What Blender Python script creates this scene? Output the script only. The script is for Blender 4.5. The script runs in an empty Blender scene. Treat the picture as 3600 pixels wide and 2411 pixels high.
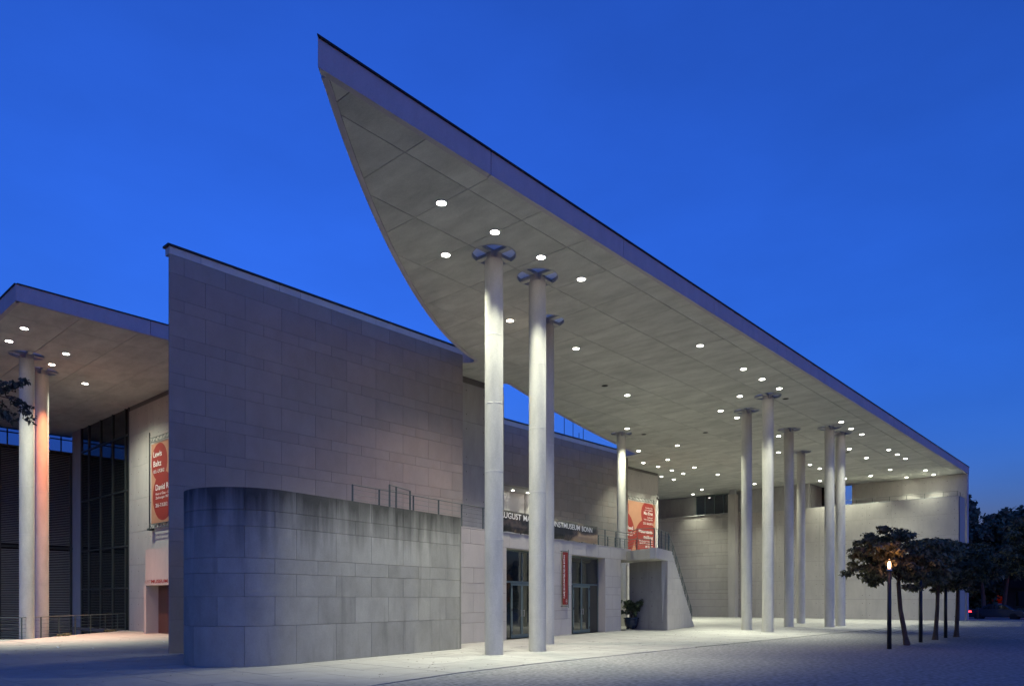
import bpy, bmesh, math, random
import numpy as np
from mathutils import Vector, Matrix
from mathutils.geometry import tessellate_polygon
random.seed(7); RNG = np.random.default_rng(7)
R = math.radians
sc = bpy.context.scene
C = sc.collection

# ------------------------------------------------------------------ camera
# World axes follow the building: X along the canopy's long front edge, Y towards the museum.
HEAD = R(41.95)
cam = bpy.data.cameras.new('camera'); cam_o = bpy.data.objects.new('camera', cam); C.objects.link(cam_o)
cam.sensor_width = 36.0; cam.lens = 25.72; cam.shift_y = 0.2504
cam.clip_start = 0.1; cam.clip_end = 2000
cam_o.location = (0, 0, 1.7); cam_o.rotation_euler = (R(90), 0, HEAD - R(90))
sc.camera = cam_o

# ------------------------------------------------------------------ dusk sky, afterglow, exposure
SUN_EL, SUN_AZ = -0.25, 240.0          # azimuth of the set sun, degrees from +X counter-clockwise
w = bpy.data.worlds.new('World'); sc.world = w; w.use_nodes = True
wn = w.node_tree; bg = wn.nodes['Background']
sky = wn.nodes.new('ShaderNodeTexSky'); sky.sky_type = 'NISHITA'; sky.sun_disc = False
sky.sun_elevation = R(SUN_EL); sky.sun_rotation = R(90.0 - SUN_AZ)
sky.ozone_density = 6.0; sky.dust_density = 0.3; sky.air_density = 1.0; sky.altitude = 0
# faint veils of cloud, a few per cent
gc = wn.nodes.new('ShaderNodeTexCoord'); cn = wn.nodes.new('ShaderNodeTexNoise'); cn.inputs['Scale'].default_value = 3.2; cn.inputs['Detail'].default_value = 5; cn.inputs['Roughness'].default_value = .55
cmap = wn.nodes.new('ShaderNodeMapping'); cmap.inputs['Scale'].default_value = (1, 1, 2.4); wn.links.new(gc.outputs['Generated'], cmap.inputs[0]); wn.links.new(cmap.outputs[0], cn.inputs[0])
cr = wn.nodes.new('ShaderNodeMapRange'); cr.inputs['From Min'].default_value = .3; cr.inputs['From Max'].default_value = .7; cr.inputs['To Min'].default_value = .93; cr.inputs['To Max'].default_value = 1.08; wn.links.new(cn.outputs[0], cr.inputs['Value'])
cm_ = wn.nodes.new('ShaderNodeVectorMath'); cm_.operation = 'SCALE'; wn.links.new(sky.outputs[0], cm_.inputs[0]); wn.links.new(cr.outputs[0], cm_.inputs['Scale'])
wn.links.new(cm_.outputs[0], bg.inputs[0]); bg.inputs[1].default_value = 0.15
sun = bpy.data.lights.new('sun', 'SUN'); sun_o = bpy.data.objects.new('sun', sun); C.objects.link(sun_o)
sun.energy = 0.006; sun.angle = R(60); sun.color = (1.0, 0.6, 0.7)
sd = Vector((math.cos(R(SUN_AZ)), math.sin(R(SUN_AZ)), math.tan(R(14))))
sun_o.rotation_euler = sd.to_track_quat('Z', 'Y').to_euler()
sc.view_settings.view_transform = 'Standard'; sc.view_settings.look = 'None'
sc.view_settings.gamma = 1.0; sc.view_settings.exposure = 3.4
sc.view_settings.use_curve_mapping = False
sc.cycles.use_denoising = True
sc.cycles.max_bounces = 7; sc.cycles.diffuse_bounces = 5; sc.cycles.glossy_bounces = 3
sc.cycles.transmission_bounces = 4; sc.cycles.transparent_max_bounces = 6
sc.cycles.sample_clamp_indirect = 3.0
LAMP_W = 320.0

# ------------------------------------------------------------------ materials
def mat(name, col, rough=0.85, var=0.12, scale=2.0, streak=(1, 1, 1), fine=0.06, bump=0.15, bump_scale=30.0,
        rnd=0.0, metal=0.0, spec=0.3, tint=None, stain=None, warm=0.0):
    m = bpy.data.materials.new(name); m.use_nodes = True
    nt = m.node_tree; N = nt.nodes; L = nt.links
    b = N['Principled BSDF']
    b.inputs['Roughness'].default_value = rough; b.inputs['Metallic'].default_value = metal
    b.inputs['Specular IOR Level'].default_value = spec
    geo = N.new('ShaderNodeNewGeometry')
    info = N.new('ShaderNodeObjectInfo')
    off = N.new('ShaderNodeVectorMath'); off.operation = 'MULTIPLY_ADD'
    comb = N.new('ShaderNodeCombineXYZ')
    for i in range(3): L.new(info.outputs['Random'], comb.inputs[i])
    k = 40.0 if rnd > 0 else 0.0
    off.inputs[1].default_value = (k, k * .7, k * 1.3)
    L.new(comb.outputs[0], off.inputs[0]); L.new(geo.outputs['Position'], off.inputs[2])
    mp = N.new('ShaderNodeMapping'); mp.inputs['Scale'].default_value = streak
    L.new(off.outputs[0], mp.inputs['Vector'])
    n1 = N.new('ShaderNodeTexNoise'); n1.inputs['Scale'].default_value = scale; n1.inputs['Detail'].default_value = 6; n1.inputs['Roughness'].default_value = .65
    L.new(mp.outputs[0], n1.inputs['Vector'])
    n2 = N.new('ShaderNodeTexNoise'); n2.inputs['Scale'].default_value = bump_scale; n2.inputs['Detail'].default_value = 4
    L.new(off.outputs[0], n2.inputs['Vector'])
    # value = 1 + var*(n1-.5)*2 + fine*(n2-.5)*2 + rnd*(random-.5)*2
    def madd(inp, mul, add):
        q = N.new('ShaderNodeMath'); q.operation = 'MULTIPLY_ADD'; L.new(inp, q.inputs[0]); q.inputs[1].default_value = mul
        if isinstance(add, float): q.inputs[2].default_value = add
        else: L.new(add, q.inputs[2])
        return q.outputs[0]
    v = madd(n1.outputs[0], 4 * var, 1.0 - 2 * var)
    v = madd(n2.outputs[0], 4 * fine, v); v = madd(v, 1.0, -2 * fine)
    if rnd > 0:
        v = madd(info.outputs['Random'], 2 * rnd, v); v = madd(v, 1.0, -rnd)
    if stain:   # dark water runs: (z_top, length, strength)
        sp = N.new('ShaderNodeSeparateXYZ'); L.new(geo.outputs['Position'], sp.inputs[0])
        sm = N.new('ShaderNodeMapping'); sm.inputs['Scale'].default_value = (2.6, 2.6, .22); L.new(geo.outputs['Position'], sm.inputs['Vector'])
        sn = N.new('ShaderNodeTexNoise'); sn.inputs['Scale'].default_value = 1.6; sn.inputs['Detail'].default_value = 5; L.new(sm.outputs[0], sn.inputs['Vector'])
        h = N.new('ShaderNodeMapRange'); h.inputs['From Min'].default_value = stain[0] - stain[1]; h.inputs['From Max'].default_value = stain[0]; L.new(sp.outputs[2], h.inputs['Value'])
        hp = N.new('ShaderNodeMath'); hp.operation = 'POWER'; L.new(h.outputs[0], hp.inputs[0]); hp.inputs[1].default_value = 1.6
        t = N.new('ShaderNodeMath'); t.operation = 'ADD'; L.new(hp.outputs[0], t.inputs[0]); L.new(sn.outputs[0], t.inputs[1])
        r = N.new('ShaderNodeMapRange'); r.inputs['From Min'].default_value = .56; r.inputs['From Max'].default_value = 1.15; L.new(t.outputs[0], r.inputs['Value'])
        r.inputs['To Min'].default_value = 1.0; r.inputs['To Max'].default_value = 1.0 - stain[2]
        q = N.new('ShaderNodeMath'); q.operation = 'MULTIPLY'; L.new(v, q.inputs[0]); L.new(r.outputs[0], q.inputs[1]); v = q.outputs[0]
    mul = N.new('ShaderNodeVectorMath'); mul.operation = 'SCALE'; L.new(v, mul.inputs['Scale'])
    if tint is not None:
        mx = N.new('ShaderNodeMix'); mx.data_type = 'RGBA'; mx.inputs[6].default_value = (*col, 1); mx.inputs[7].default_value = (*tint, 1)
        n3 = N.new('ShaderNodeTexNoise'); n3.inputs['Scale'].default_value = scale * .45; n3.inputs['Detail'].default_value = 3; L.new(off.outputs[0], n3.inputs['Vector'])
        rr = N.new('ShaderNodeMapRange'); rr.inputs['From Min'].default_value = .35; rr.inputs['From Max'].default_value = .65; L.new(n3.outputs[0], rr.inputs['Value'])
        L.new(rr.outputs[0], mx.inputs[0]); L.new(mx.outputs[2], mul.inputs[0])
    else:
        mul.inputs[0].default_value = col
    L.new(mul.outputs[0], b.inputs['Base Color'])
    if bump > 0:
        bp = N.new('ShaderNodeBump'); bp.inputs['Strength'].default_value = bump; bp.inputs['Distance'].default_value = .02
        L.new(n2.outputs[0], bp.inputs['Height']); L.new(bp.outputs[0], b.inputs['Normal'])
    return m

def emis(name, col, st):
    m = bpy.data.materials.new(name); m.use_nodes = True; nt = m.node_tree
    b = nt.nodes['Principled BSDF']; b.inputs['Base Color'].default_value = (.8, .8, .8, 1)
    b.inputs['Emission Color'].default_value = (*col, 1); b.inputs['Emission Strength'].default_value = st
    return m

def glassy(name, col, ior=1.7, rough=.03):
    m = bpy.data.materials.new(name); m.use_nodes = True; b = m.node_tree.nodes['Principled BSDF']
    b.inputs['Base Color'].default_value = (*col, 1); b.inputs['Roughness'].default_value = rough; b.inputs['IOR'].default_value = ior
    nt = m.node_tree; n = nt.nodes.new('ShaderNodeTexNoise'); n.inputs['Scale'].default_value = 1.3
    g = nt.nodes.new('ShaderNodeNewGeometry'); nt.links.new(g.outputs['Position'], n.inputs['Vector'])
    bp = nt.nodes.new('ShaderNodeBump'); bp.inputs['Strength'].default_value = .03; bp.inputs['Distance'].default_value = .05
    nt.links.new(n.outputs[0], bp.inputs['Height']); nt.links.new(bp.outputs[0], b.inputs['Normal'])
    return m

def leafmat(name, col, var=.45, trans=.25):
    m = bpy.data.materials.new(name); m.use_nodes = True; nt = m.node_tree; N = nt.nodes; L = nt.links
    b = N['Principled BSDF']; b.inputs['Roughness'].default_value = .6; b.inputs['Specular IOR Level'].default_value = .25
    g = N.new('ShaderNodeNewGeometry'); mr = N.new('ShaderNodeMapRange'); mr.inputs['To Min'].default_value = 1 - var; mr.inputs['To Max'].default_value = 1 + var
    L.new(g.outputs['Random Per Island'], mr.inputs['Value'])
    s = N.new('ShaderNodeVectorMath'); s.operation = 'SCALE'; s.inputs[0].default_value = col; L.new(mr.outputs[0], s.inputs['Scale'])
    L.new(s.outputs[0], b.inputs['Base Color'])
    tr = N.new('ShaderNodeBsdfTranslucent'); L.new(s.outputs[0], tr.inputs['Color'])
    mx = N.new('ShaderNodeMixShader'); mx.inputs[0].default_value = trans
    L.new(b.outputs[0], mx.inputs[1]); L.new(tr.outputs[0], mx.inputs[2]); L.new(mx.outputs[0], N['Material Output'].inputs[0])
    return m

M = {}
M['soffit'] = mat('soffit_concrete', (.50, .495, .455), var=.27, scale=1.0, streak=(1.3, .5, 1), fine=.09, rnd=.02, bump=.12)
M['core'] = mat('roof_core', (.16, .155, .15), var=.1)
M['fascia'] = mat('fascia_concrete', (.44, .41, .45), var=.10, scale=2.5, streak=(1, 1, .4), fine=.06, rnd=.03)
M['coping'] = mat('coping_metal', (.03, .03, .035), rough=.5, var=.1, metal=.3)
M['column'] = mat('column_concrete', (.50, .485, .43), var=.17, scale=2.6, streak=(1, 1, .3), fine=.08, bump=.08)
M['colband'] = mat('column_joint', (.53, .515, .465), var=.05)
M['steel_light'] = mat('bracket_paint', (.42, .43, .44), rough=.5, var=.05)
M['stone'] = mat('stone_slab', (.305, .272, .238), var=.11, scale=1.6, streak=(1, 1, .6), fine=.05, rnd=.055, bump=.1, tint=(.285, .268, .242))
M['stone_worn'] = mat('weathered_stone_slab', (.29, .28, .25), var=.20, scale=1.5, streak=(1, 1, .55), fine=.07, rnd=.085, bump=.12, stain=(5.0, 2.2, .78))
M['stone_clean'] = mat('clean_stone_slab', (.43, .405, .37), var=.08, scale=1.6, streak=(1, 1, .6), fine=.05, rnd=.05, bump=.1)
M['mortar'] = mat('joint_mortar', (.17, .162, .15), var=.1)
M['white_band'] = mat('coping_concrete', (.52, .51, .50), var=.10, streak=(1, 1, .3), rnd=.03)
M['concrete'] = mat('wall_concrete', (.42, .40, .365), var=.12, scale=1.3, streak=(1, 1, .35), fine=.06, rnd=.03, bump=.12)
M['concrete_grey'] = mat('grey_wall_concrete', (.36, .36, .35), var=.16, scale=1.6, streak=(1, 1, .3), fine=.06, rnd=.03)
M['hole'] = mat('tie_hole', (.06, .058, .055), var=.1)
M['paving'] = mat('paving_slab', (.31, .303, .282), var=.14, scale=1.5, fine=.12, bump_scale=60, rnd=.04, bump=.2, rough=.8)
M['gravel'] = mat('gravel', (.245, .24, .232), var=.16, scale=2.6, fine=.5, bump_scale=9, bump=1.0, rough=.95)
M['asphalt'] = mat('asphalt', (.05, .05, .052), var=.12, fine=.15, bump_scale=80)
M['earth'] = mat('earth', (.07, .065, .05), var=.2, fine=.2, bump_scale=15)
M['kerb'] = mat('kerb_stone', (.3, .3, .29), var=.1)
M['rail'] = mat('green_grey_paint', (.055, .08, .072), rough=.45, var=.06, spec=.5)
M['rail_light'] = mat('rail_steel', (.13, .155, .145), rough=.4, var=.05, metal=.3)
M['frame'] = mat('door_frame_paint', (.11, .15, .14), rough=.4, var=.05, spec=.5)
M['dark_frame'] = mat('dark_frame', (.045, .055, .052), rough=.4, var=.05)
M['louvre'] = mat('louvre_metal', (.30, .30, .27), rough=.5, var=.1)
M['dark'] = mat('dark_interior', (.02, .02, .02), var=.1)
M['white_wall'] = mat('white_plaster', (.62, .60, .58), var=.04, rnd=.02)
M['glass'] = glassy('dark_glass', (.012, .016, .015), ior=1.75)
M['glass_blue'] = glassy('tinted_glass', (.02, .03, .05), ior=2.1)
M['wood'] = mat('door_wood', (.085, .04, .03), rough=.35, var=.2, scale=3, streak=(4, 4, .15), spec=.5)
M['red'] = mat('banner_red', (.25, .03, .022), rough=.7, var=.05, bump=.03)
M['salmon'] = mat('banner_salmon', (.40, .20, .12), rough=.7, var=.05, bump=.03)
M['signred'] = mat('sign_red', (.22, .022, .018), rough=.6, var=.08)
M['letters'] = mat('white_lettering', (.75, .74, .70), rough=.7, var=.02, bump=0)
M['redletters'] = mat('red_lettering', (.25, .02, .02), rough=.6, var=.02, bump=0)
M['paleletters'] = mat('pale_red_lettering', (.30, .15, .13), rough=.6, var=.02, bump=0)
M['bark'] = mat('bark', (.09, .06, .045), var=.25, scale=6, streak=(1, 1, .25), fine=.2, bump=.8, bump_scale=25)
M['bark_red'] = mat('street_tree_bark', (.10, .06, .05), var=.3, scale=4, streak=(1, 1, .3), bump=.6)
M['leaf'] = leafmat('maple_leaf', (.15, .145, .08))
M['leaf_far'] = leafmat('far_leaf', (.10, .14, .105))
M['leaf_far2'] = leafmat('far_leaf_olive', (.12, .14, .09))
M['needle'] = leafmat('twig_leaf', (.07, .075, .05), trans=.1)
M['ivy'] = leafmat('pot_plant_leaf', (.08, .11, .055))
M['pot'] = mat('glazed_pot', (.012, .025, .05), rough=.25, var=.1, spec=.6)
M['black'] = mat('black_paint', (.015, .016, .018), rough=.4, var=.05, spec=.5)
M['house'] = mat('dark_render', (.05, .05, .055), var=.1)
M['carpaint'] = mat('car_paint', (.03, .035, .05), rough=.25, var=.03, spec=.6, bump=0)
M['tyre'] = mat('tyre_rubber', (.02, .02, .02), var=.05)
M['rim'] = mat('wheel_rim', (.3, .3, .31), rough=.35, metal=.8, var=.05)
M['paper'] = mat('paper', (.6, .65, .75), var=.05)
def frosted():
    m = bpy.data.materials.new('frosted_glass'); m.use_nodes = True; nt = m.node_tree; N = nt.nodes
    d = N['Principled BSDF']; d.inputs['Base Color'].default_value = (.8, .82, .86, 1)
    t = N.new('ShaderNodeBsdfTranslucent'); t.inputs['Color'].default_value = (.95, .95, .95, 1)
    n = N.new('ShaderNodeTexNoise'); n.inputs['Scale'].default_value = 6; nt.links.new(n.outputs[0], d.inputs['Roughness'])
    x = N.new('ShaderNodeMixShader'); x.inputs[0].default_value = .4
    nt.links.new(d.outputs[0], x.inputs[1]); nt.links.new(t.outputs[0], x.inputs[2]); nt.links.new(x.outputs[0], N['Material Output'].inputs[0])
    return m
M['frosted'] = frosted()
def clear_glass():
    m = bpy.data.materials.new('clear_tinted_glass'); m.use_nodes = True; nt = m.node_tree; N = nt.nodes
    d = N['Principled BSDF']; d.inputs['Base Color'].default_value = (.02, .03, .04, 1); d.inputs['Roughness'].default_value = .05
    t = N.new('ShaderNodeBsdfTransparent'); t.inputs['Color'].default_value = (.55, .62, .72, 1)
    n = N.new('ShaderNodeTexNoise'); n.inputs['Scale'].default_value = 2; r = N.new('ShaderNodeMapRange'); r.inputs['To Min'].default_value = .9; r.inputs['To Max'].default_value = .97
    x = N.new('ShaderNodeMixShader'); nt.links.new(n.outputs[0], r.inputs['Value']); nt.links.new(r.outputs[0], x.inputs[0])
    nt.links.new(d.outputs[0], x.inputs[1]); nt.links.new(t.outputs[0], x.inputs[2]); nt.links.new(x.outputs[0], N['Material Output'].inputs[0])
    return m
M['clear_glass'] = clear_glass()
M['lamp'] = emis('lamp_lens', (1.0, .97, .86), 4.0)
M['lamp_o'] = emis('orange_lamp_lens', (1.0, .74, .58), 4.0)
M['lantern'] = emis('lantern_glass', (1.0, .5, .22), 1.6)
M['tail'] = emis('tail_lamp', (1.0, .02, .015), .8)

# cobbles: rows of small setts
def cobble_mat():
    m = mat('cobble_setts', (.26, .27, .27), var=.1, fine=.12, bump=.2)
    nt = m.node_tree; N = nt.nodes; L = nt.links; b = N['Principled BSDF']
    br = N.new('ShaderNodeTexBrick'); br.inputs['Scale'].default_value = 1.0
    br.inputs['Brick Width'].default_value = .5; br.inputs['Row Height'].default_value = .42; br.inputs['Mortar Size'].default_value = .05
    br.inputs['Color1'].default_value = (.36, .37, .36, 1); br.inputs['Color2'].default_value = (.25, .26, .26, 1); br.inputs['Mortar'].default_value = (.05, .05, .05, 1)
    mp = N.new('ShaderNodeMapping'); mp.inputs['Rotation'].default_value = (0, 0, R(35))
    g = N.new('ShaderNodeNewGeometry'); L.new(g.outputs['Position'], mp.inputs[0]); L.new(mp.outputs[0], br.inputs[0])
    L.new(br.outputs[0], b.inputs['Base Color'])
    bp = N.new('ShaderNodeBump'); bp.inputs['Distance'].default_value = .05; bp.inputs['Strength'].default_value = .8; bp.invert = True
    L.new(br.outputs[1], bp.inputs['Height']); L.new(bp.outputs[0], b.inputs['Normal'])
    return m
M['cobble'] = cobble_mat()

def banner_print():
    m = bpy.data.materials.new('painted_banner_print'); m.use_nodes = True; nt = m.node_tree; N = nt.nodes; L = nt.links
    b = N['Principled BSDF']; b.inputs['Roughness'].default_value = .6
    tc = N.new('ShaderNodeTexCoord'); sp = N.new('ShaderNodeSeparateXYZ'); L.new(tc.outputs['Object'], sp.inputs[0])
    n = N.new('ShaderNodeTexNoise'); n.inputs['Scale'].default_value = 1.1; n.inputs['Detail'].default_value = 5; n.inputs['Roughness'].default_value = .6; n.inputs['Distortion'].default_value = .6
    mp = N.new('ShaderNodeMapping'); mp.inputs['Scale'].default_value = (.8, 1, 1.2); L.new(tc.outputs['Object'], mp.inputs[0]); L.new(mp.outputs[0], n.inputs[0])
    # ochre figures in the lower half of the right end
    h = N.new('ShaderNodeMapRange'); h.inputs['From Min'].default_value = .55; h.inputs['From Max'].default_value = .05; L.new(sp.outputs[2], h.inputs['Value'])
    x = N.new('ShaderNodeMapRange'); x.inputs['From Min'].default_value = 6.6; x.inputs['From Max'].default_value = 7.6; L.new(sp.outputs[0], x.inputs['Value'])
    a = N.new('ShaderNodeMath'); a.operation = 'MULTIPLY_ADD'; L.new(h.outputs[0], a.inputs[0]); L.new(x.outputs[0], a.inputs[1]); L.new(n.outputs[0], a.inputs[2])
    r = N.new('ShaderNodeValToRGB'); L.new(a.outputs[0], r.inputs[0]); e = r.color_ramp.elements
    e[0].position = .3; e[0].color = (.01, .012, .012, 1); e[1].position = 1.35 / 1.5; e[1].color = (.42, .3, .18, 1)
    for p, c in ((.52, (.03, .03, .028, 1)), (.6, (.10, .075, .06, 1)), (.66, (.05, .045, .04, 1)), (.8, (.3, .2, .12, 1))):
        q = e.new(p); q.color = c
    L.new(r.outputs[0], b.inputs['Base Color'])
    return m
M['print'] = banner_print()

# ------------------------------------------------------------------ mesh helpers
class MB:
    def __init__(s): s.v = []; s.f = []
    def add(s, vs, fs):
        o = len(s.v); s.v += [tuple(p) for p in vs]; s.f += [tuple(i + o for i in f) for f in fs]; return s
    def box(s, x0, x1, y0, y1, z0, z1):
        return s.add([(x0, y0, z0), (x1, y0, z0), (x1, y1, z0), (x0, y1, z0), (x0, y0, z1), (x1, y0, z1), (x1, y1, z1), (x0, y1, z1)],
                     [(0, 3, 2, 1), (4, 5, 6, 7), (0, 1, 5, 4), (1, 2, 6, 5), (2, 3, 7, 6), (3, 0, 4, 7)])
    def prism(s, poly, z0, z1, tf=None):
        """poly: list of 2D points, counter-clockwise; extruded along the third axis. tf maps (a,b,c)->xyz"""
        n = len(poly); tf = tf or (lambda a, b, c: (a, b, c))
        vs = [tf(p[0], p[1], z0) for p in poly] + [tf(p[0], p[1], z1) for p in poly]
        tris = tessellate_polygon([[Vector((p[0], p[1], 0)) for p in poly]])
        fs = []
        for t in tris:
            a, b, c = [poly[i] for i in t]
            ar = (b[0] - a[0]) * (c[1] - a[1]) - (b[1] - a[1]) * (c[0] - a[0])
            t = tuple(t) if ar > 0 else tuple(reversed(t))
            fs.append(tuple(reversed(t))); fs.append(tuple(i + n for i in t))
        for i in range(n):
            j = (i + 1) % n; fs.append((i, j, j + n, i + n))
        return s.add(vs, fs)
    def cyl(s, x, y, z0, z1, r0, r1=None, n=24, cap=True):
        r1 = r0 if r1 is None else r1
        vs = [(x + r0 * math.cos(2 * math.pi * i / n), y + r0 * math.sin(2 * math.pi * i / n), z0) for i in range(n)]
        vs += [(x + r1 * math.cos(2 * math.pi * i / n), y + r1 * math.sin(2 * math.pi * i / n), z1) for i in range(n)]
        fs = [(i, (i + 1) % n, (i + 1) % n + n, i + n) for i in range(n)]
        if cap: fs += [tuple(range(n - 1, -1, -1)), tuple(range(n, 2 * n))]
        return s.add(vs, fs)
    def lathe(s, x, y, prof, n=24):
        k = len(prof); vs = []
        for r, z in prof:
            vs += [(x + r * math.cos(2 * math.pi * i / n), y + r * math.sin(2 * math.pi * i / n), z) for i in range(n)]
        fs = [(a * n + i, a * n + (i + 1) % n, (a + 1) * n + (i + 1) % n, (a + 1) * n + i) for a in range(k - 1) for i in range(n)]
        return s.add(vs, fs)
    def tube(s, pts, rad, n=6):
        pts = [Vector(p) for p in pts]; rad = rad if isinstance(rad, (list, tuple)) else [rad] * len(pts)
        vs = []; fs = []
        for i, p in enumerate(pts):
            d = (pts[min(i + 1, len(pts) - 1)] - pts[max(i - 1, 0)]).normalized()
            u = d.cross(Vector((0, 0, 1)))
            if u.length < 1e-3: u = d.cross(Vector((0, 1, 0)))
            u.normalize(); v = u.cross(d)
            vs += [p + rad[i] * (math.cos(2 * math.pi * j / n) * u + math.sin(2 * math.pi * j / n) * v) for j in range(n)]
        for i in range(len(pts) - 1):
            fs += [(i * n + j, i * n + (j + 1) % n, (i + 1) * n + (j + 1) % n, (i + 1) * n + j) for j in range(n)]
        fs += [tuple(range(n - 1, -1, -1)), tuple((len(pts) - 1) * n + j for j in range(n))]
        return s.add(vs, fs)
    def mesh(s, name, m, smooth=False):
        me = bpy.data.meshes.new(name); me.from_pydata(s.v, [], s.f); me.validate(); me.update()
        if m is not None: me.materials.append(M[m] if isinstance(m, str) else m)
        if smooth: me.polygons.foreach_set('use_smooth', [True] * len(me.polygons))
        return me
    def build(s, name, m, parent=None, smooth=False, **kw):
        return obj(name, s.mesh(name, m, smooth), parent, **kw)

def obj(name, data, parent=None, loc=None, rot=None, label=None, cat=None, group=None, kind=None):
    o = bpy.data.objects.new(name, data); C.objects.link(o)
    if parent is not None: o.parent = parent
    if loc is not None: o.location = loc
    if rot is not None: o.rotation_euler = rot
    if label: o['label'] = label
    if cat: o['category'] = cat
    if group: o['group'] = group
    if kind: o['kind'] = kind
    return o

def thing(name, label, cat, loc=(0, 0, 0), rz=0.0, group=None):
    return obj(name, None, None, loc, (0, 0, rz), label, cat, group)

def copy_tree(o, parent=None):
    c = o.copy(); C.objects.link(c); c.parent = parent
    for ch in o.children: copy_tree(ch, c)
    return c

def smooth_by_angle(o, deg=40):
    me = o.data; me.polygons.foreach_set('use_smooth', [True] * len(me.polygons))
    bm = bmesh.new(); bm.from_mesh(me)
    for e in bm.edges:
        if len(e.link_faces) == 2 and e.calc_face_angle(0) > R(deg): e.smooth = False
    bm.to_mesh(me); bm.free()

def clip(poly, x0, x1, y0, y1):
    """Clip any polygon by a rectangle."""
    def cut(P, inside, inter):
        out = []
        for i in range(len(P)):
            a, b = P[i - 1], P[i]
            ia, ib = inside(a), inside(b)
            if ib:
                if not ia: out.append(inter(a, b))
                out.append(b)
            elif ia: out.append(inter(a, b))
        return out
    def ix(c): return lambda a, b: (c, a[1] + (b[1] - a[1]) * (c - a[0]) / (b[0] - a[0]))
    def iy(c): return lambda a, b: (a[0] + (b[0] - a[0]) * (c - a[1]) / (b[1] - a[1]), c)
    P = list(poly)
    for ins, it in ((lambda p: p[0] >= x0, ix(x0)), (lambda p: p[0] <= x1, ix(x1)), (lambda p: p[1] >= y0, iy(y0)), (lambda p: p[1] <= y1, iy(y1))):
        if not P: return []
        P = cut(P, ins, it)
    Q = []
    for p in P:
        if not Q or abs(p[0] - Q[-1][0]) + abs(p[1] - Q[-1][1]) > 1e-5: Q.append(p)
    if len(Q) > 1 and abs(Q[0][0] - Q[-1][0]) + abs(Q[0][1] - Q[-1][1]) < 1e-5: Q.pop()
    return Q

def area(P):
    return .5 * sum(P[i - 1][0] * P[i][1] - P[i][0] * P[i - 1][1] for i in range(len(P)))

def subtract(rects, holes):
    for (a0, a1, b0, b1) in holes:
        out = []
        for (x0, x1, z0, z1) in rects:
            if a1 <= x0 or a0 >= x1 or b1 <= z0 or b0 >= z1: out.append((x0, x1, z0, z1)); continue
            if a0 > x0: out.append((x0, a0, z0, z1))
            if a1 < x1: out.append((a1, x1, z0, z1))
            xa, xb = max(x0, a0), min(x1, a1)
            if b0 > z0: out.append((xa, xb, z0, b0))
            if b1 < z1: out.append((xa, xb, b1, z1))
        rects = out
    return rects

SLABS = {}
def slab(parent, x0, x1, z0, z1, m, name='stone_slab', gap=.014, th=.045, y=0.0):
    """One facing slab in the local frame of its wall: front at y-th, back at y."""
    wd, ht = round(x1 - x0 - gap, 3), round(z1 - z0 - gap, 3)
    if wd < .03 or ht < .03: return None
    k = (wd, ht, m, name, th)
    if k not in SLABS: SLABS[k] = MB().box(0, wd, -th, 0, 0, ht).mesh(name, m)
    return obj(name, SLABS[k], parent, (x0 + gap / 2, y, z0 + gap / 2))

def clad(parent, L, courses, joint_a, joint_b, width, m='stone', holes=(), x_start=0.0, first_a=True, name='stone_slab', gap=.014):
    """Courses of slabs along local x; joints alternate between two phases."""
    for i in range(len(courses) - 1):
        z0, z1 = courses[i], courses[i + 1]
        ph = joint_a if (i % 2 == 0) == first_a else joint_b
        xs = [x_start]; x = x_start + ((ph - x_start) % width)
        while x < L - .12:
            if x > x_start + .12: xs.append(x)
            x += width
        xs.append(L)
        for a, b in zip(xs[:-1], xs[1:]):
            for r in subtract([(a, b, z0, z1)], holes): slab(parent, *r, m, name=name, gap=gap)

def text_mesh(name, s, width, height, m, parent, x, z, y=-.004, vertical=False, align='L', bold=0.0):
    cu = bpy.data.curves.new(name, 'FONT'); cu.body = s; cu.size = 1.0; cu.resolution_u = 3; cu.offset = bold
    t = bpy.data.objects.new(name, cu); C.objects.link(t)
    dg = bpy.context.evaluated_depsgraph_get(); me = bpy.data.meshes.new_from_object(t.evaluated_get(dg))
    bpy.data.objects.remove(t); bpy.data.curves.remove(cu)
    n = len(me.vertices); co = np.empty(n * 3); me.vertices.foreach_get('co', co); co = co.reshape(-1, 3)
    lo, hi = co.min(0), co.max(0)
    sy = height / .72; sx = width / (hi[0] - lo[0]) if width else sy * .8
    px = (co[:, 0] - lo[0]) * sx; pz = co[:, 1] * sy
    if align == 'R': px = px - (hi[0] - lo[0]) * sx
    if vertical: out = np.stack([x - pz, np.full(n, y), z + px], 1)
    else: out = np.stack([x + px, np.full(n, y), z + pz], 1)
    me.vertices.foreach_set('co', out.ravel()); me.materials.clear(); me.materials.append(M[m]); me.update()
    return obj(name, me, parent)

# ------------------------------------------------------------------ ground
H = 12.385                                   # underside of the canopies
PIT = [(-14, 37.75), (8.25, 37.75), (8.62, 37.4), (9.0, 36.9), (9.35, 36.75), (9.7, 36.95), (15.93, 43.3), (15.93, 55.5), (-14, 55.5)]
def sheet_with_hole(name, outer, hole, z, m):
    loops = [[Vector((*p, z)) for p in outer]] + ([[Vector((*p, z)) for p in hole]] if hole else [])
    tris = tessellate_polygon(loops); vs = [v for l in loops for v in l]; mb = MB()
    fs = []
    for t in tris:
        a, b, c = [vs[i] for i in t]
        fs.append(tuple(t) if (b - a).cross(c - a).z > 0 else tuple(reversed(t)))
    mb.add(vs, fs)
    return mb.build(name, m, kind='structure')
sheet_with_hole('ground', [(-300, -300), (500, -300), (500, 500), (-300, 500)], PIT, -.42, 'earth')
pit = MB().prism(list(reversed(PIT))[::-1], -3.2, -3.0).build('sunken_court', 'paving', kind='structure')
pw = MB()
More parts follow.
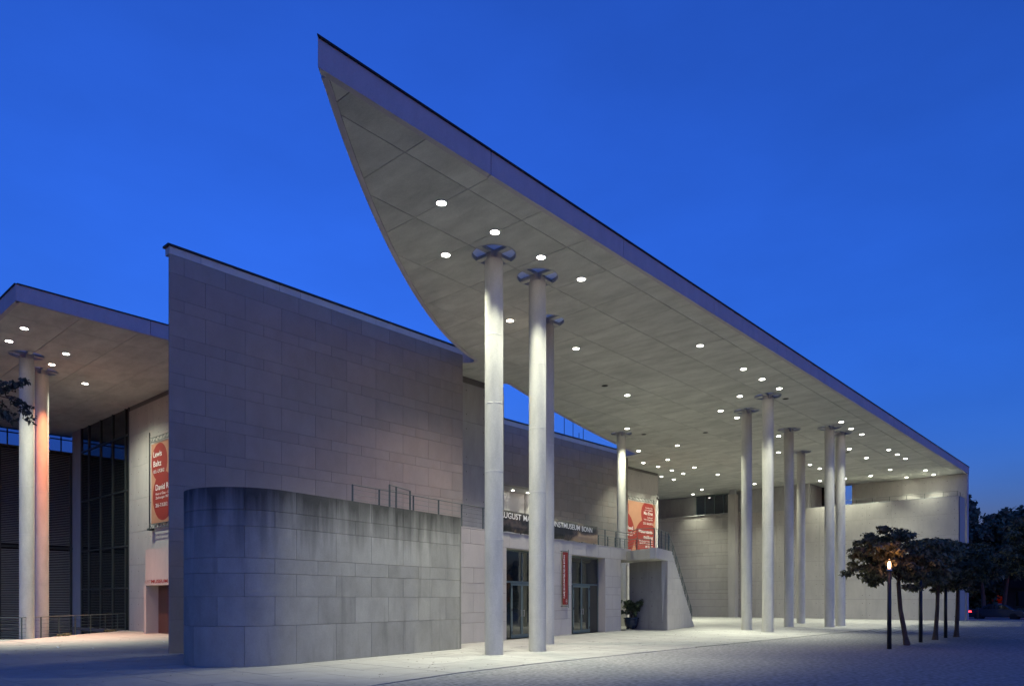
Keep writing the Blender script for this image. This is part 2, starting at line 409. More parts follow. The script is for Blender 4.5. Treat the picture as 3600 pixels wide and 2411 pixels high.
for a, b in zip(PIT[:7], PIT[1:7]):
    dx, dy = b[0] - a[0], b[1] - a[1]; l = math.hypot(dx, dy); nx, ny = -dy / l * .05, dx / l * .05
    pw.prism([a, b, (b[0] + nx, b[1] + ny), (a[0] + nx, a[1] + ny)], -3.0, -.02)
pw.build('retaining_wall', 'concrete_grey', pit)
# bed under the paving, then the slabs one by one
EDGE = [(-40, 5.2), (2.0, 8.3), (8.6, 11.75), (11.7, 12.35), (15.2, 12.62), (25, 12.7), (72.0, 12.7)]
bed_poly = EDGE + [(72.0, 60), (15.93, 60)] + [(15.93, 43.3), (9.7, 36.95), (9.35, 36.75), (9.0, 36.9), (8.62, 37.4), (8.25, 37.75), (-14, 37.75), (-40, 37.75)]
bed = MB().prism(bed_poly, -.2, -.022).build('paving', 'mortar', kind='structure')
def edge_y(x):
    for a, b in zip(EDGE[:-1], EDGE[1:]):
        if a[0] <= x <= b[0]: return a[1] + (b[1] - a[1]) * (x - a[0]) / (b[0] - a[0])
    return 12.7
FW = (math.cos(HEAD), math.sin(HEAD)); RT = (math.sin(HEAD), -math.cos(HEAD))
def in_view(x, y, z=0.0):
    d = x * FW[0] + y * FW[1]
    if d < 3: return False
    u = (x * RT[0] + y * RT[1]) / d; v = (1.7 - z) / d
    return abs(u) < .76 and -.75 < v < .14
cells = []; x = -2.0; kx = 0
while x < 72:
    yy = 5.0 + (kx % 3) * .71
    while yy < 46:
        c = clip(bed_poly, x + .006, x + 1.054, yy + .006, yy + 1.594)
        if len(c) > 2 and abs(area(c)) > .03: cells.append((x + .53, yy + .8, c))
        yy += 1.6
    x += 1.06; kx += 1
vis = [c for c in cells if in_view(c[0], c[1]) and not (10 < c[0] < 54 and c[1] > 24.5 + .2 * max(0, c[0] - 35)) and not (11 < c[0] < 35 and c[1] > 20.5)]
vis.sort(key=lambda c: c[0] * FW[0] + c[1] * FW[1])
near = set(id(c) for c in vis[:300]); cache = {}
rest = MB()
for c in cells:
    P = c[2]
    if id(c) in near:
        dz = random.uniform(-.0025, .0025)
        if abs(abs(area(P)) - 1.048 * 1.588) < 1e-3:
            if 'std' not in cache: cache['std'] = MB().box(-.524, .524, -.794, .794, -.02, 0).mesh('paving_slab', 'paving')
            obj('paving_slab', cache['std'], bed, (c[0], c[1], dz))
        else: MB().prism(P, -.02, dz).build('paving_slab', 'paving', bed)
    elif in_view(c[0], c[1]): rest.prism(P, -.02, 0.0)
rest.build('far_paving_slabs', 'paving', bed, kind='stuff')
COB = [(41.4, 12.62), (39.5, 7.63), (38.1, 4.6), (32.0, -8.5), (22, -30)]
grav_poly = [(-40, -40), (18, -40)] + COB[::-1] + [(25, 12.62), (15.2, 12.54), (11.7, 12.27), (8.6, 11.67), (2.0, 8.22), (-40, 5.1)]
MB().prism(grav_poly, -.2, -.006).build('gravel', 'gravel', kind='structure')
cob_poly = COB + [(18, -40), (76, -40), (76, 12.62)]
MB().prism(cob_poly[::1] if area(cob_poly) > 0 else cob_poly[::-1], -.2, -.004).build('cobbles', 'cobble', kind='structure')
MB().box(24.0, 68.4, 12.625, 12.695, -.1, .002).build('drain_channel', 'dark_frame', kind='structure')
MB().box(72.02, 76, 12.63, 70, -.2, -.008).build('side_pavement', 'paving', kind='structure')
kerb = MB()
MB().box(76, 76.18, -40, 70, -.3, .0).build('kerb', 'kerb', kind='structure')
MB().box(76.18, 84.2, -60, 90, -.3, -.13).build('road', 'asphalt', kind='structure')
MB().box(84.2, 84.4, -60, 90, -.3, .0).build('far_kerb', 'kerb', kind='structure')
MB().box(84.4, 130, -60, 90, -.3, -.02).build('verge', 'earth', kind='structure')

# ------------------------------------------------------------------ canopy roofs
A1 = [(8.32, 12.66), (9.49, 13.75), (11.28, 15.35), (13.49, 17.19), (15.85, 18.98), (18.46, 20.71), (20.95, 22.14), (22.1, 22.68), (22.8, 22.9)]
A2 = [(26.9, 24.3), (28.97, 24.95), (32.73, 26.06), (37.39, 27.19), (42.28, 28.26), (46.0, 29.05)]
def resample(P, deg, n):
    a = np.array(P); p = np.polyfit(a[:, 0] - 20, a[:, 1], deg); xs = np.linspace(a[0, 0], a[-1, 0], n)
    return [(float(x), float(np.polyval(p, x - 20))) for x in xs]
arc1 = resample(A1, 4, 40); arc1[0] = (8.32, 12.66); arc2 = resample(A2, 2, 24)
ROOF = [(8.40, 12.73), (72.2, 12.73), (72.2, 46), (54.4, 46), (54.4, 32.4), (46.3, 32.4)] + arc2[::-1] + [(26.62, 24.36), (26.5, 25.6), (22.95, 25.6), (22.95, 23.7), (23.1, 23.6), (23.25, 23.4), (23.28, 23.2), (23.16, 23.02)] + arc1[::-1][:-2]
ROOF_L = [(7.6, 30.6), (16.5, 30.6), (16.5, 54.2), (7.6, 54.2)]
COLS = [(16.52, 15.6), (18.62, 15.6), (21.8, 17.8), (39.77, 26.27), (39.72, 17.83), (37.6, 15.71), (45.94, 17.84), (53.41, 19.86), (47.06, 15.74), (49.1, 15.74)]
COLS_L = [(9.62, 37.2), (10.75, 39.25)]
RING = .68
def cutter(cols):
    mb = MB()
    for (x, y) in cols: mb.cyl(x, y, H - .4, H + 1.2, RING, n=40)
    o = mb.build('cutter', None); return o
def boolean(o, cut):
    md = o.modifiers.new('b', 'BOOLEAN'); md.operation = 'DIFFERENCE'; md.solver = 'EXACT'; md.object = cut
    dg = bpy.context.evaluated_depsgraph_get(); me = bpy.data.meshes.new_from_object(o.evaluated_get(dg))
    o.modifiers.clear(); old = o.data; o.data = me; bpy.data.meshes.remove(old)

def canopy(root, outline, cols, fascia_runs, xs, ys):
    cut = cutter(cols)
    core = MB().prism(outline, H + .03, H + .5).build('roof_slab', 'core', root); boolean(core, cut)
    for x0, x1 in zip(xs[:-1], xs[1:]):
        for y0, y1 in zip(ys[:-1], ys[1:]):
            g = .009
            P = clip(outline, x0 + g, x1 - g, y0 + g, y1 - g)
            if len(P) < 3 or abs(area(P)) < .01: continue
            o = MB().prism(P, H, H + .03).build('soffit_panel', 'soffit', root)
            if any(x0 - RING < cx < x1 + RING and y0 - RING < cy < y1 + RING for cx, cy in cols): boolean(o, cut)
    bpy.data.objects.remove(cut)
    for pts, closed_joints in fascia_runs:
        for ri, (a, b) in enumerate(closed_joints):
            mitre = ri == 0 and pts[0][0] < 8.5 and len(pts) > 10 and pts[0][1] == 12.7
            seg = pts[a:b + 1]; mb = MB(); n = len(seg)
            offs = []
            for i in range(n):
                p = Vector(seg[max(i - 1, 0)]); q = Vector(seg[min(i + 1, n - 1)]); d = (q - p).normalized(); offs.append(Vector((d.y, -d.x)))
            def strip(mb, o0, o1, z0, z1):
                vs = []
                for i in range(n):
                    p = Vector(seg[i])
                    for o, z in ((o0, z0), (o1, z0), (o1, z1), (o0, z1)):
                        sh = -1.07 * o if mitre and i == 0 else 0.0      # the prow ends in a sharp mitre
                        vs.append((p.x + offs[i].x * o + sh, p.y + offs[i].y * o, z))
                fs = []
                for i in range(n - 1):
                    k = 4 * i
                    fs += [(k + j, k + (j + 1) % 4, k + 4 + (j + 1) % 4, k + 4 + j)[::-1] for j in range(4)]
                fs += [(0, 1, 2, 3), tuple(4 * (n - 1) + j for j in (3, 2, 1, 0))]
                mb.add(vs, fs)
            strip(mb, -.12, .03, H - .035, H + .55)
            f = mb.build('fascia_panel', 'fascia', root)
            m2 = MB(); strip(m2, -.2, .075, H + .551, H + .588); m2.build('coping_strip', 'coping', root)

front_x = [8.32, 13.31, 19.3, 25.4, 31.4, 37.38, 43.3, 49.23, 55.1, 60.97, 66.62, 72.2]
def line_run(xs, y):
    pts = []; segs = []
    for a, b in zip(xs[:-1], xs[1:]):
        i = len(pts); pts += [(a + (.012 if a != xs[0] else 0), y), (b - (.012 if b != xs[-1] else 0), y)]; segs.append((i, i + 1))
    return pts, segs
arc1r = arc1[::-1]
edge1 = [(22.95, 23.7), (23.1, 23.6), (23.25, 23.4), (23.28, 23.2), (23.16, 23.02)] + arc1r[:-1] + [(8.53, 12.87)]
edge2 = [(46.3, 32.4)] + arc2[::-1] + [(26.62, 24.36), (26.5, 25.55)]
roof = thing('canopy_roof', 'large concrete canopy roof with sharp pointed prow and curved edge on tall columns', 'roof')
canopy(roof, ROOF, COLS, [line_run(front_x, 12.7), (edge1, [(0, len(edge1) - 1)]), (edge2, [(0, len(edge2) - 1)])],
       [8.0, 9.18] + [11.3 + 2.113 * k for k in range(0, 18)] + [49.35 + 4.226 * k for k in range(1, 6)] + [72.3],
       [12.6, 13.6] + [13.6 + 2.113 * k for k in range(1, 9)] + [34.8, 39, 46.1])
roofl = thing('entrance_canopy', 'smaller flat concrete canopy over the museum entrance, square corner', 'roof')
canopy(roofl, ROOF_L, COLS_L, [line_run([7.6, 12.2, 15.98], 30.6), ([(7.6, 54.2), (7.6, 48.0)], [(0, 1)]), ([(7.6, 47.98), (7.6, 42.0)], [(0, 1)]), ([(7.6, 41.98), (7.6, 36.0)], [(0, 1)]), ([(7.6, 35.98), (7.6, 30.6)], [(0, 1)])],
       [7.5, 7.62, 9.73, 11.84, 13.95, 16.55], [30.5] + [32.5 + 2.113 * k for k in range(0, 11)])

# ------------------------------------------------------------------ columns
def make_column(x, y, base, label, group):
    t = thing('column', label, 'column', (x, y, base), 0, group)
    mb = MB(); n = 40; r = .288; top = H - .2 - base
    mb.cyl(0, 0, -.02, top, r, r * .985, n=n)
    sh = mb.build('shaft', 'column', t); smooth_by_angle(sh)
    for z in (1.05, 3.15, 5.25, 7.35, 9.45):
        z += (y * 7.3 + x) % .5
        q = MB().lathe(0, 0, [(r - .004, z - .014), (r + .0012, z - .006), (r + .0012, z + .006), (r - .004, z + .014)], n=40).build('pour_joint', 'colband', t, smooth=True)
    MB().cyl(0, 0, top + .002, top + .03, r * .93, n=32).build('cap_plate', 'steel_light', t)
    for k in range(4):
        a = k * math.pi / 2
        m2 = MB()
        m2.box(.05, .245, -.095, .095, top + .03, H + .10 - base)      # upright on the column head
        m2.box(.245, RING + .015, -.095, .095, H + .002 - base, H + .10 - base)  # arm to the rim of the opening
        m2.build('bracket', 'column', t, rot=(0, 0, a))
    m3 = MB(); zc = H - base
    m3.lathe(0, 0, [(RING + .02, zc + .5), (RING - .004, zc + .5), (RING - .004, zc - .008), (RING + .035, zc - .008), (RING + .035, zc + .01)], n=40)
    m3.build('opening_ring', 'steel_light', t, smooth=False)
    MB().add([((RING - .005) * math.cos(2 * math.pi * i / 40), (RING - .005) * math.sin(2 * math.pi * i / 40), zc + .125) for i in range(40)], [tuple(range(40))]).build('skylight_disc', 'frosted', t)
    return t
CL = ['tall pale concrete column next to the end of the low rounded stone wall', 'tall concrete column overlapping the red cafe sign and first glass doors',
      'tall concrete column half hidden behind its neighbour near the red cafe sign', 'concrete column rising behind the terrace railing beside the large red banner',
      'slim concrete column beside the thickest of the far cluster, in front of concrete wall', 'frontmost concrete column of the far cluster, closest to the gravel',
      'concrete column with dark streaks right of the far pair, before concrete wall', 'slimmest concrete column set far back in the far cluster',
      'front concrete column of the close pair nearest the round trees', 'second concrete column of the close pair nearest the round trees']
for (x, y), l in zip(COLS, CL): make_column(x, y, 0.0, l, 'columns under the large canopy')
make_column(*COLS_L[0], -3.0, 'grey concrete column behind the curved railing under the entrance canopy', 'columns under the entrance canopy')
make_column(*COLS_L[1], -3.0, 'concrete column lit orange behind the railing under the entrance canopy', 'columns under the entrance canopy')

# ------------------------------------------------------------------ downlights
def downlight(x, y, z=H, lit=True, colour=(.97, 1.0, .80), lens='lamp', power=1.0, label='', group=None, size=84, rad=.13):
    t = thing('downlight', label, 'downlight', (x, y, z), 0, group)
    MB().lathe(0, 0, [(rad + .035, .0), (rad + .035, -.012), (rad, -.014), (rad - .004, .0)], n=24).build('trim_ring', 'steel_light' if lit else 'dark_frame', t)
    MB().cyl(0, 0, -.010, -.002, rad, n=24).build('lens', lens if lit else 'dark', t)
    if lit:
        l = bpy.data.lights.new('downlight_lamp', 'SPOT'); l.energy = LAMP_W * power; l.color = colour
        l.spot_size = R(size); l.spot_blend = 1.0; l.shadow_soft_size = .12
        o = obj('downlight_lamp', l, t, (0, 0, -.03))
    return t
L_MAIN = [(28.2, 14.7), (32.4, 14.7), (34.5, 14.7), (36.6, 14.7), (36.6, 16.8), (38.7, 18.9), (40.8, 18.9), (32.5, 21.1), (38.8, 25.2), (45.2, 28.4), (49.4, 30.6), (51.6, 30.6), (53.8, 30.6), (55.9, 30.7), (55.9, 32.8), (58.0, 32.8), (49.5, 28.5), (45.4, 25.4), (53.9, 28.6), (58.2, 28.7), (65.2, 33.8), (67.4, 35.9), (65.2, 28.5), (47.2, 19.0), (52.4, 21.1), (58.9, 21.2), (61.1, 21.2), (63.3, 23.3), (67.5, 23.4), (67.7, 21.3), (46.0, 14.7), (48.2, 14.8), (50.3, 14.8), (54.6, 16.9), (58.9, 17.0), (56.8, 14.9), (59.0, 14.9), (61.2, 14.9), (65.6, 17.1), (67.7, 19.2), (67.8, 15.0), (70.6, 17.1), (70.6, 15.0),
          (13.4, 14.6), (15.5, 14.6), (15.5, 16.7), (17.6, 14.6), (19.7, 14.6), (25.0, 18.8)]
def dl_label(x, y):
    if x < 20: return 'round white downlight near the pointed prow around the two close columns'
    if x < 33 and y > 18: return 'round white downlight above the terrace over the cafe doors'
    if x < 37.5 and y < 17: return 'round white downlight along the canopy edge before the far columns'
    if y > 27: return 'round white downlight deep under the canopy between the red banner and the rear wall'
    if x < 46 and y > 18: return 'round white downlight beside the terrace column or behind the far columns'
    if x < 52 and y < 20: return 'round white downlight around the close pair of far columns'
    if x > 63: return 'round white downlight in the last bay beside the concrete end wall'
    return 'round white downlight in the soffit over the court before the end wall'
for x, y in L_MAIN:
    pw = 1.0 if x < 40 else (.72 if x < 56 else .62)
    if x > 66: pw = .4
    near_col = min(math.hypot(x - cx, y - cy) for cx, cy in COLS) < 2.7
    if near_col and x > 20: pw *= 1.15
    downlight(x, y, power=pw, size=104 if (x, y) in ((25.0, 18.8), (32.5, 21.1), (38.8, 25.2), (15.5, 16.7)) else (76 if x < 20 else 58 if near_col else 74 if x < 60 and y < 27 else 90), label=dl_label(x, y), group='lit downlights in the large canopy')
downlight(20.8, 18.8, colour=(1.0, .80, .68), power=1.0, size=124, label='round pinkish downlight glowing in the large canopy behind the close columns', lens='lamp_o')
for x, y in [(38.7, 14.7 + .5), (40.9, 25.3), (43.1, 22.1), (55.8, 17.4), (30.3, 21.0)]:
    downlight(x, y, lit=False, label='unlit dark downlight in the soffit of the large canopy', group='unlit downlights in the large canopy')
for x, y in [(8.6, 33.6), (8.6, 35.7), (10.7, 35.7), (12.8, 39.9)]:
    downlight(x, y,  label='round white downlight glowing in the entrance canopy soffit', group='lit downlights in the entrance canopy', power=1.1, size=70 if x < 12 else 140)
downlight(10.75, 37.8, colour=(1.0, .30, .14), lens='lamp_o', power=3.0, size=68, label='round orange downlight glowing beside the orange lit column')

# ------------------------------------------------------------------ tall stone block in the middle
BC = [0, 1.063, 1.793, 2.388, 2.77, 3.558, 3.954, 4.94, 5.34, 6.14, 6.53, 7.33, 7.71, 8.52, 8.90, 9.70, 10.08, 10.88, 11.26, 12.06, 12.64]
blk = thing('gallery_block', 'tall windowless block of large stone slabs with pale parapet band', 'building', (9.96, 23.53, 0))
MB().prism([(0, .046), (12.92, .046), (12.92, 6.5), (6.4, 6.5)], -.1, 12.64).build('core_wall', 'mortar', blk)
clad(blk, 12.92, BC, 1.17, 1.86, 1.387, holes=[], gap=.008)
for o in list(blk.children):
    if o.name.startswith('stone_slab'): o.location.y = .046
px = [0, 1.02, 3.85, 4.7, 8.1, 10.9, 12.92]
for a, b in zip(px[:-1], px[1:]):
    MB().box(a + .006, b - .006, -.005, .3, 12.645, 12.88).build('parapet_band', 'white_band', blk)
MB().box(-.06, 12.94, -.06, .35, 12.881, 12.945).build('parapet_cap', 'coping', blk)
MB().tube([(11.2, 2.0, 12.6), (11.2, 2.0, 13.6)], .012).build('antenna_rod', 'black', blk)

# concrete wall joining the block to the terrace
cw = thing('concrete_wall', 'tall dark concrete wall panel with tie holes right of stone block', 'wall', (22.9, 25.1, 0))
MB().box(0, 4.42, .03, .4, 0, H - .002).build('core_wall', 'mortar', cw)
def panels(parent, xs, zs, m='concrete', th=.028, gap=.012, holes=(), y=.03, ties=True, tie_dx=.9):
    for a, b in zip(xs[:-1], xs[1:]):
        for c, d in zip(zs[:-1], zs[1:]):
            for r in subtract([(a, b, c, d)], holes): slab(parent, *r, m, name='concrete_panel', gap=gap, th=th, y=y)
    if ties:
        mb = MB(); yy = y - th - .001
        for a, b in zip(xs[:-1], xs[1:]):
            for c, d in zip(zs[:-1], zs[1:]):
                for tx in ([a + .3, b - .3] if b - a < 2.6 else [a + .3, (a + b) / 2, b - .3]):
                    for tz in (c + .35, d - .35):
                        if any(h[0] - .05 < tx < h[1] + .05 and h[2] - .05 < tz < h[3] + .05 for h in holes): continue
                        vs = [(tx + .026 * math.cos(k * math.pi / 4), yy, tz + .026 * math.sin(k * math.pi / 4)) for k in range(8)]
                        mb.add(vs, [tuple(range(8))])
        mb.build('tie_holes', 'hole', parent, kind='stuff')
panels(cw, [0, 1.45, 4.42], [0, 2.05, 4.1, 6.15, 8.2, 10.25, H - .3], 'concrete_grey')
MB().box(0, 4.42, .06, .1, H - .3, H - .003).build('shadow_gap', 'hole', cw)

# ------------------------------------------------------------------ low rounded wall
DC = [0, 1.03, 1.78, 2.37, 2.76, 3.56, 3.97, 4.54]
ang = R(8.28); tx, ty = math.cos(ang), math.sin(ang); nx, ny = -ty, tx
rd = 1.56; dc = (12.04 - 1.78 * tx + rd * nx, 17.45 - 1.78 * ty + rd * ny)     # centre of the rounded end
drum = thing('rounded_wall', 'low weathered stone wall with rounded end standing before the tall block', 'wall', (dc[0], dc[1], 0), ang)
Ls = 7.35                                            # straight length from the centre to the free end
def dpt(s, off=0.0):
    """s along the outer face: 0 at the free end running towards and round the curve."""
    if s <= Ls: return (Ls - s, -rd - off)
    a = (s - Ls) / rd
    if a <= math.pi: return ((rd + off) * math.cos(-math.pi / 2 - a), (rd + off) * math.sin(-math.pi / 2 - a))
    return ((s - Ls - math.pi * rd), rd + off)
Stot = Ls + math.pi * rd + 4.0
def arc_slab(s0, s1, z0, z1, th=.05, gap=.009):
    s0 += gap / 2; s1 -= gap / 2; n = 1 if s1 <= Ls or s0 > Ls + math.pi * rd else 10
    P = []
    ss = [s0 + (s1 - s0) * i / n for i in range(n + 1)]
    outer = [dpt(s, th) for s in ss]; inner = [dpt(s, 0) for s in ss]
    poly = outer + inner[::-1]
    if area(poly) < 0: poly = poly[::-1]
    o = MB().prism(poly, z0 + gap / 2, z1 - gap / 2).build('stone_slab', 'stone_worn', drum)
    if n > 1: smooth_by_angle(o, 25)
for i in range(len(DC) - 1):
    w = 1.387 if i != 0 else 1.387
    s = (1.49 if i % 2 == 0 else .76); ss = [0.0]
    while s < Stot - .2: ss.append(s); s += w
    ss.append(Stot)
    for a, b in zip(ss[:-1], ss[1:]): arc_slab(a, b, DC[i], DC[i + 1])
cp = [dpt(s) for s in np.concatenate([np.linspace(0.05, Ls, 4), np.linspace(Ls + .1, Ls + math.pi * rd, 30), [Stot]])]
core = cp + [(4.0, rd - .4)] + [((rd - .4) * math.cos(math.pi / 2 + t), (rd - .4) * math.sin(math.pi / 2 + t)) for t in np.linspace(0, math.pi, 20)] + [(Ls - .05, -rd + .4)]
core = [(float(a), float(b)) for a, b in core]
if area(core) < 0: core = core[::-1]
MB().prism(core, -.1, 4.53).build('core_wall', 'mortar', drum)
MB().prism(core, 4.531, 4.545).build('wall_top', 'stone_worn', drum)
slab(obj('end_return', None, drum, (Ls + .052, -rd - .05, 0), (0, 0, R(90))), 0, .45, 0, 4.54, 'stone_worn', name='stone_slab')

# ------------------------------------------------------------------ cafe wing with its terrace
fx0, fy0 = 17.2, 20.08; FA = ang
cafe = thing('cafe_wing', 'one storey stone cafe front with two glazed door openings under a terrace', 'building', (fx0, fy0, 0), FA)
def fs(x): return (x - fx0) / math.cos(FA)
d1 = (fs(22.85), fs(26.4), 0, 3.9); d2 = (fs(28.45), fs(32.09), 0, 3.9); d3 = (fs(33.97), fs(35.32), 0, 3.9)
FL = fs(35.31)
FCs = [0, .79, 1.19, 1.97, 2.36, 2.97, 3.91]
clad(cafe, FL, FCs, .62, 1.31, 1.387, holes=[d1, d2, d3], gap=.012, m='stone_clean')
clad(cafe, FL, [3.91, 4.5], 1.1, .4, 1.387, gap=.012, first_a=False, m='stone_clean')
cm = MB()
for r in subtract([(0, FL, -.1, 4.46)], [d1, d2, d3]): cm.box(r[0], r[1], 0.001, .5, r[2], r[3])
cm.build('core_wall', 'mortar', cafe)
for a, b, _, h in (d1, d2, d3):     # smooth stone jambs and lintel of the openings
    jm = MB()
    if b < FL: jm.box(b - .001, b + .012, -.044, .52, 0, h)
    jm.box(a - .012, a + .001, -.044, .52, 0, h); jm.box(a, b, -.04, .52, h - .005, h + .01)
    jm.build('door_reveal', 'stone_clean', cafe)
MB().box(0, FL, -.05, .5, 4.501, 4.545).build('terrace_edge', 'stone_clean', cafe)
MB().prism([(-4.5, .5), (FL, .5), (FL + 3.2, 3.0), (FL + 4, 9), (4, 9), (-4.5, 4)], 4.30, 4.50).build('terrace_deck', 'paving', cafe)
MB().prism([(-2.0, .6), (d3[0] - .1, .6), (d3[0] - .1, 2.3), (FL + 1.6, 2.3), (FL + 3.5, 8.8), (4, 8.8), (-2.0, 3.5)], -.1, 4.29).build('inner_volume', 'dark', cafe)
MB().box(d3[0] - .1, FL + 1.6, 2.2, 2.29, -.05, 4.29).build('recess_back', 'concrete', cafe)
MB().box(d3[0] - .1, d3[0] - .01, .5, 2.2, -.05, 4.29).build('recess_side', 'concrete', cafe)
MB().box(d3[0] + .3, d3[0] + .62, 2.185, 2.195, 1.25, 1.9).build('notice_board', 'letters', cafe)

def glazed_door(name, x0, x1, label, leafs):
    t = thing(name, label, 'door', (fx0 + x0 * math.cos(FA) - .40 * math.sin(FA), fy0 + x0 * math.sin(FA) + .40 * math.cos(FA), 0), FA)
    W = x1 - x0; a, m, b = leafs
    f = MB()
    for xx in (.0, W - .06): f.box(xx, xx + .06, -.03, .04, 0, 3.89)
    f.box(.06, W - .06, -.03, .04, 3.82, 3.89); f.box(.06, W - .06, -.035, .045, 2.44, 2.52)
    f.box(m - .03, m + .03, -.028, .038, 2.52, 3.82)
    for xx in (a, b): f.box(xx - .03, xx + .03, -.033, .043, 0, 2.44)
    f.build('door_frame', 'frame', t)
    pm = MB()
    for (p, q, z0, z1) in ((.06, m - .03, 2.52, 3.82), (m + .03, W - .06, 2.52, 3.82), (.06, a - .03, .0, 2.44), (b + .03, W - .06, 0, 2.44)):
        MB().box(p, q, 0, .012, z0, z1).build('glass_pane', 'glass', t)
    for (p, q, hx) in ((a + .032, m - .003, m - .10), (m + .003, b - .032, m + .10)):
        l = MB()
        for z0, z1 in ((.01, .17), (2.33, 2.43)): l.box(p, q, -.02, .03, z0, z1)
        for xx in (p, q - .075): l.box(xx, xx + .075, -.021, .031, .171, 2.329)
        lf = l.build('door_leaf', 'frame', t)
        MB().box(p + .075, q - .075, 0, .012, .17, 2.33).build('glass_pane', 'glass', lf)
        h = MB(); h.tube([(hx, -.07, .95), (hx, -.07, 1.25)], .014); h.tube([(hx, -.07, .98), (hx, -.01, .98)], .01); h.tube([(hx, -.07, 1.22), (hx, -.01, 1.22)], .01)
        h.build('door_handle', 'rim', lf)
        hg = MB()
        for z in (.2, 1.2, 2.2): hg.cyl(p if p < m else q, -.035, z, z + .12, .022, n=8)
        hg.build('hinges', 'black', lf)
    return t
glazed_door('double_door', d1[0], d1[1], 'glazed double door behind the tall close columns', ((fs(23.84) - d1[0]), (fs(24.7) - d1[0]), (fs(25.55) - d1[0])))
glazed_door('double_door', d2[0], d2[1], 'glazed double door right of the vertical red cafe sign', ((fs(29.35) - d2[0]), (fs(30.24) - d2[0]), (fs(31.1) - d2[0])))
gs = thing('glass_screen', 'narrow glazed side screen beside the potted plant', 'window', (fx0 + d3[0] * tx - .35 * ty, fy0 + d3[0] * ty + .35 * tx, 0), FA)
MB().box(0, .06, -.04, .04, 0, 3.9).box(.28, .34, -.04, .04, 0, 3.9).box(.06, .28, -.039, .039, 2.36, 2.44).build('window_frame', 'frame', gs)
MB().box(.06, .28, -.004, .004, 0.02, 2.36).build('glass_pane', 'glass', gs); MB().box(.06, .28, -.004, .004, 2.44, 3.88).build('glass_pane', 'glass', gs)

# vertical red sign
sg = thing('cafe_sign', 'vertical red banner sign with white lettering between the glass doors', 'sign', (fx0 + fs(27.38) * tx + .16 * ty, fy0 + fs(27.38) * ty - .16 * tx, 1.47), FA)
MB().box(.02, .5, -.006, .006, 0, 2.5).build('sign_panel', 'signred', sg)
text_mesh('sign_lettering', 'CAFE IM KUNSTMUSEUM BONN', 2.05, .14, 'letters', sg, .2, .3, -.009, vertical=True, bold=.012)
fr = MB()
for z in (-.08, 2.54): fr.tube([(-.06, 0, z), (.58, 0, z)], .016); fr.tube([(.02, 0, z), (.02, .17, z)], .014); fr.tube([(.5, 0, z), (.5, .17, z)], .014)
fr.tube([(.55, 0, -.16), (.55, 0, 2.64)], .016); fr.build('sign_bracket', 'rail', sg)
em = MB()
for k in range(2):
    em.lathe(.36, .13 + .07 * k, [(.05, -.002), (.06, -.002), (.06, .002), (.05, .002), (.05, -.002)], n=20)
e = MB(); 
for (a, b, c) in [(p[0], -.009 + p[2] * .3, p[1]) for p in em.v]: e.v.append((a, b, c))
e.f = em.f; e.build('sign_emblem', 'letters', sg)

# long painted banner on the terrace edge
b0 = fs(21.6); b1 = fs(31.06)
lb = thing('long_banner', 'long dark painted banner with white lettering along the terrace railing', 'banner', (fx0 + b0 * tx + .10 * ty, fy0 + b0 * ty - .10 * tx, 4.57), FA)
n = 60; vs = []; 
for i in range(n + 1):
    xx = (b1 - b0) * i / n
    for (z, k) in ((0, 1.0), (.3, .6), (.6, .6), (.9, .1)): vs.append((xx, -.02 * k * math.sin(i * 1.9) - .012 * math.sin(i * .7 + z * 4), z + (.015 * math.sin(i * .9) if z == 0 else 0)))
bm_ = MB().add(vs, [(4 * i + j, 4 * i + 4 + j, 4 * i + 5 + j, 4 * i + 1 + j) for i in range(n) for j in range(3)])
bo = bm_.build('banner_sheet', 'print', lb, smooth=True)
md = bo.modifiers.new('s', 'SOLIDIFY'); md.thickness = .006
def lbx(x): return fs(x) - b0
text_mesh('lettering', 'AUGUST', fs(23.82) - fs(22.22), .25, 'letters', lb, lbx(22.22), .565, -.05, bold=.01)
text_mesh('lettering', 'MACKE', 1.36, .25, 'letters', lb, lbx(24.0), .565, -.05, bold=.01)
text_mesh('lettering', 'KUNSTMUSEUM', fs(29.1) - fs(26.15), .25, 'letters', lb, lbx(26.15), .545, -.05, bold=.01)
text_mesh('lettering', 'BONN', fs(30.4) - fs(29.3), .25, 'letters', lb, lbx(29.3), .535, -.05, bold=.01)

# railings ---------------------------------------------------------------
def railing(name, label, pts, base, h=.92, rails=5, group=None, post_at=None, top_r=.018, post_w=.055, slope=None):
    """pts: post positions (x,y) or (x,y,z)"""
    P = [(p[0], p[1], p[2] if len(p) > 2 else base) for p in pts]
    o0 = Vector(P[0]); t = thing(name, label, 'railing', o0, 0, group)
    Q = [Vector(p) - o0 for p in P]
    for i, q in enumerate(Q):
        d = (Q[min(i + 1, len(Q) - 1)] - Q[max(i - 1, 0)]); a = math.atan2(d.y, d.x)
        MB().box(-.009, .009, -post_w / 2, post_w / 2, -.05, h).build('post', 'rail', t, loc=q, rot=(0, 0, a + R(55)))
    MB().tube([q + Vector((0, 0, h)) for q in Q], top_r, n=8).build('handrail', 'rail_light', t)
    for k in range(rails):
        z = h * (.13 + .72 * k / max(rails - 1, 1))
        MB().tube([q + Vector((0, 0, z)) for q in Q], .007, n=5).build('rail_bar', 'rail_light', t)
    return t
def fpt(x, off=.12): s = fs(x); return (fx0 + s * tx - off * ty, fy0 + s * ty + off * tx)
S0 = (33.4, 19.96); SA = R(16.5); sx_, sy_ = math.cos(SA), math.sin(SA)
def spt(s, off=0.0): return (S0[0] + s * sx_ - off * sy_, S0[1] + s * sy_ + off * sx_)
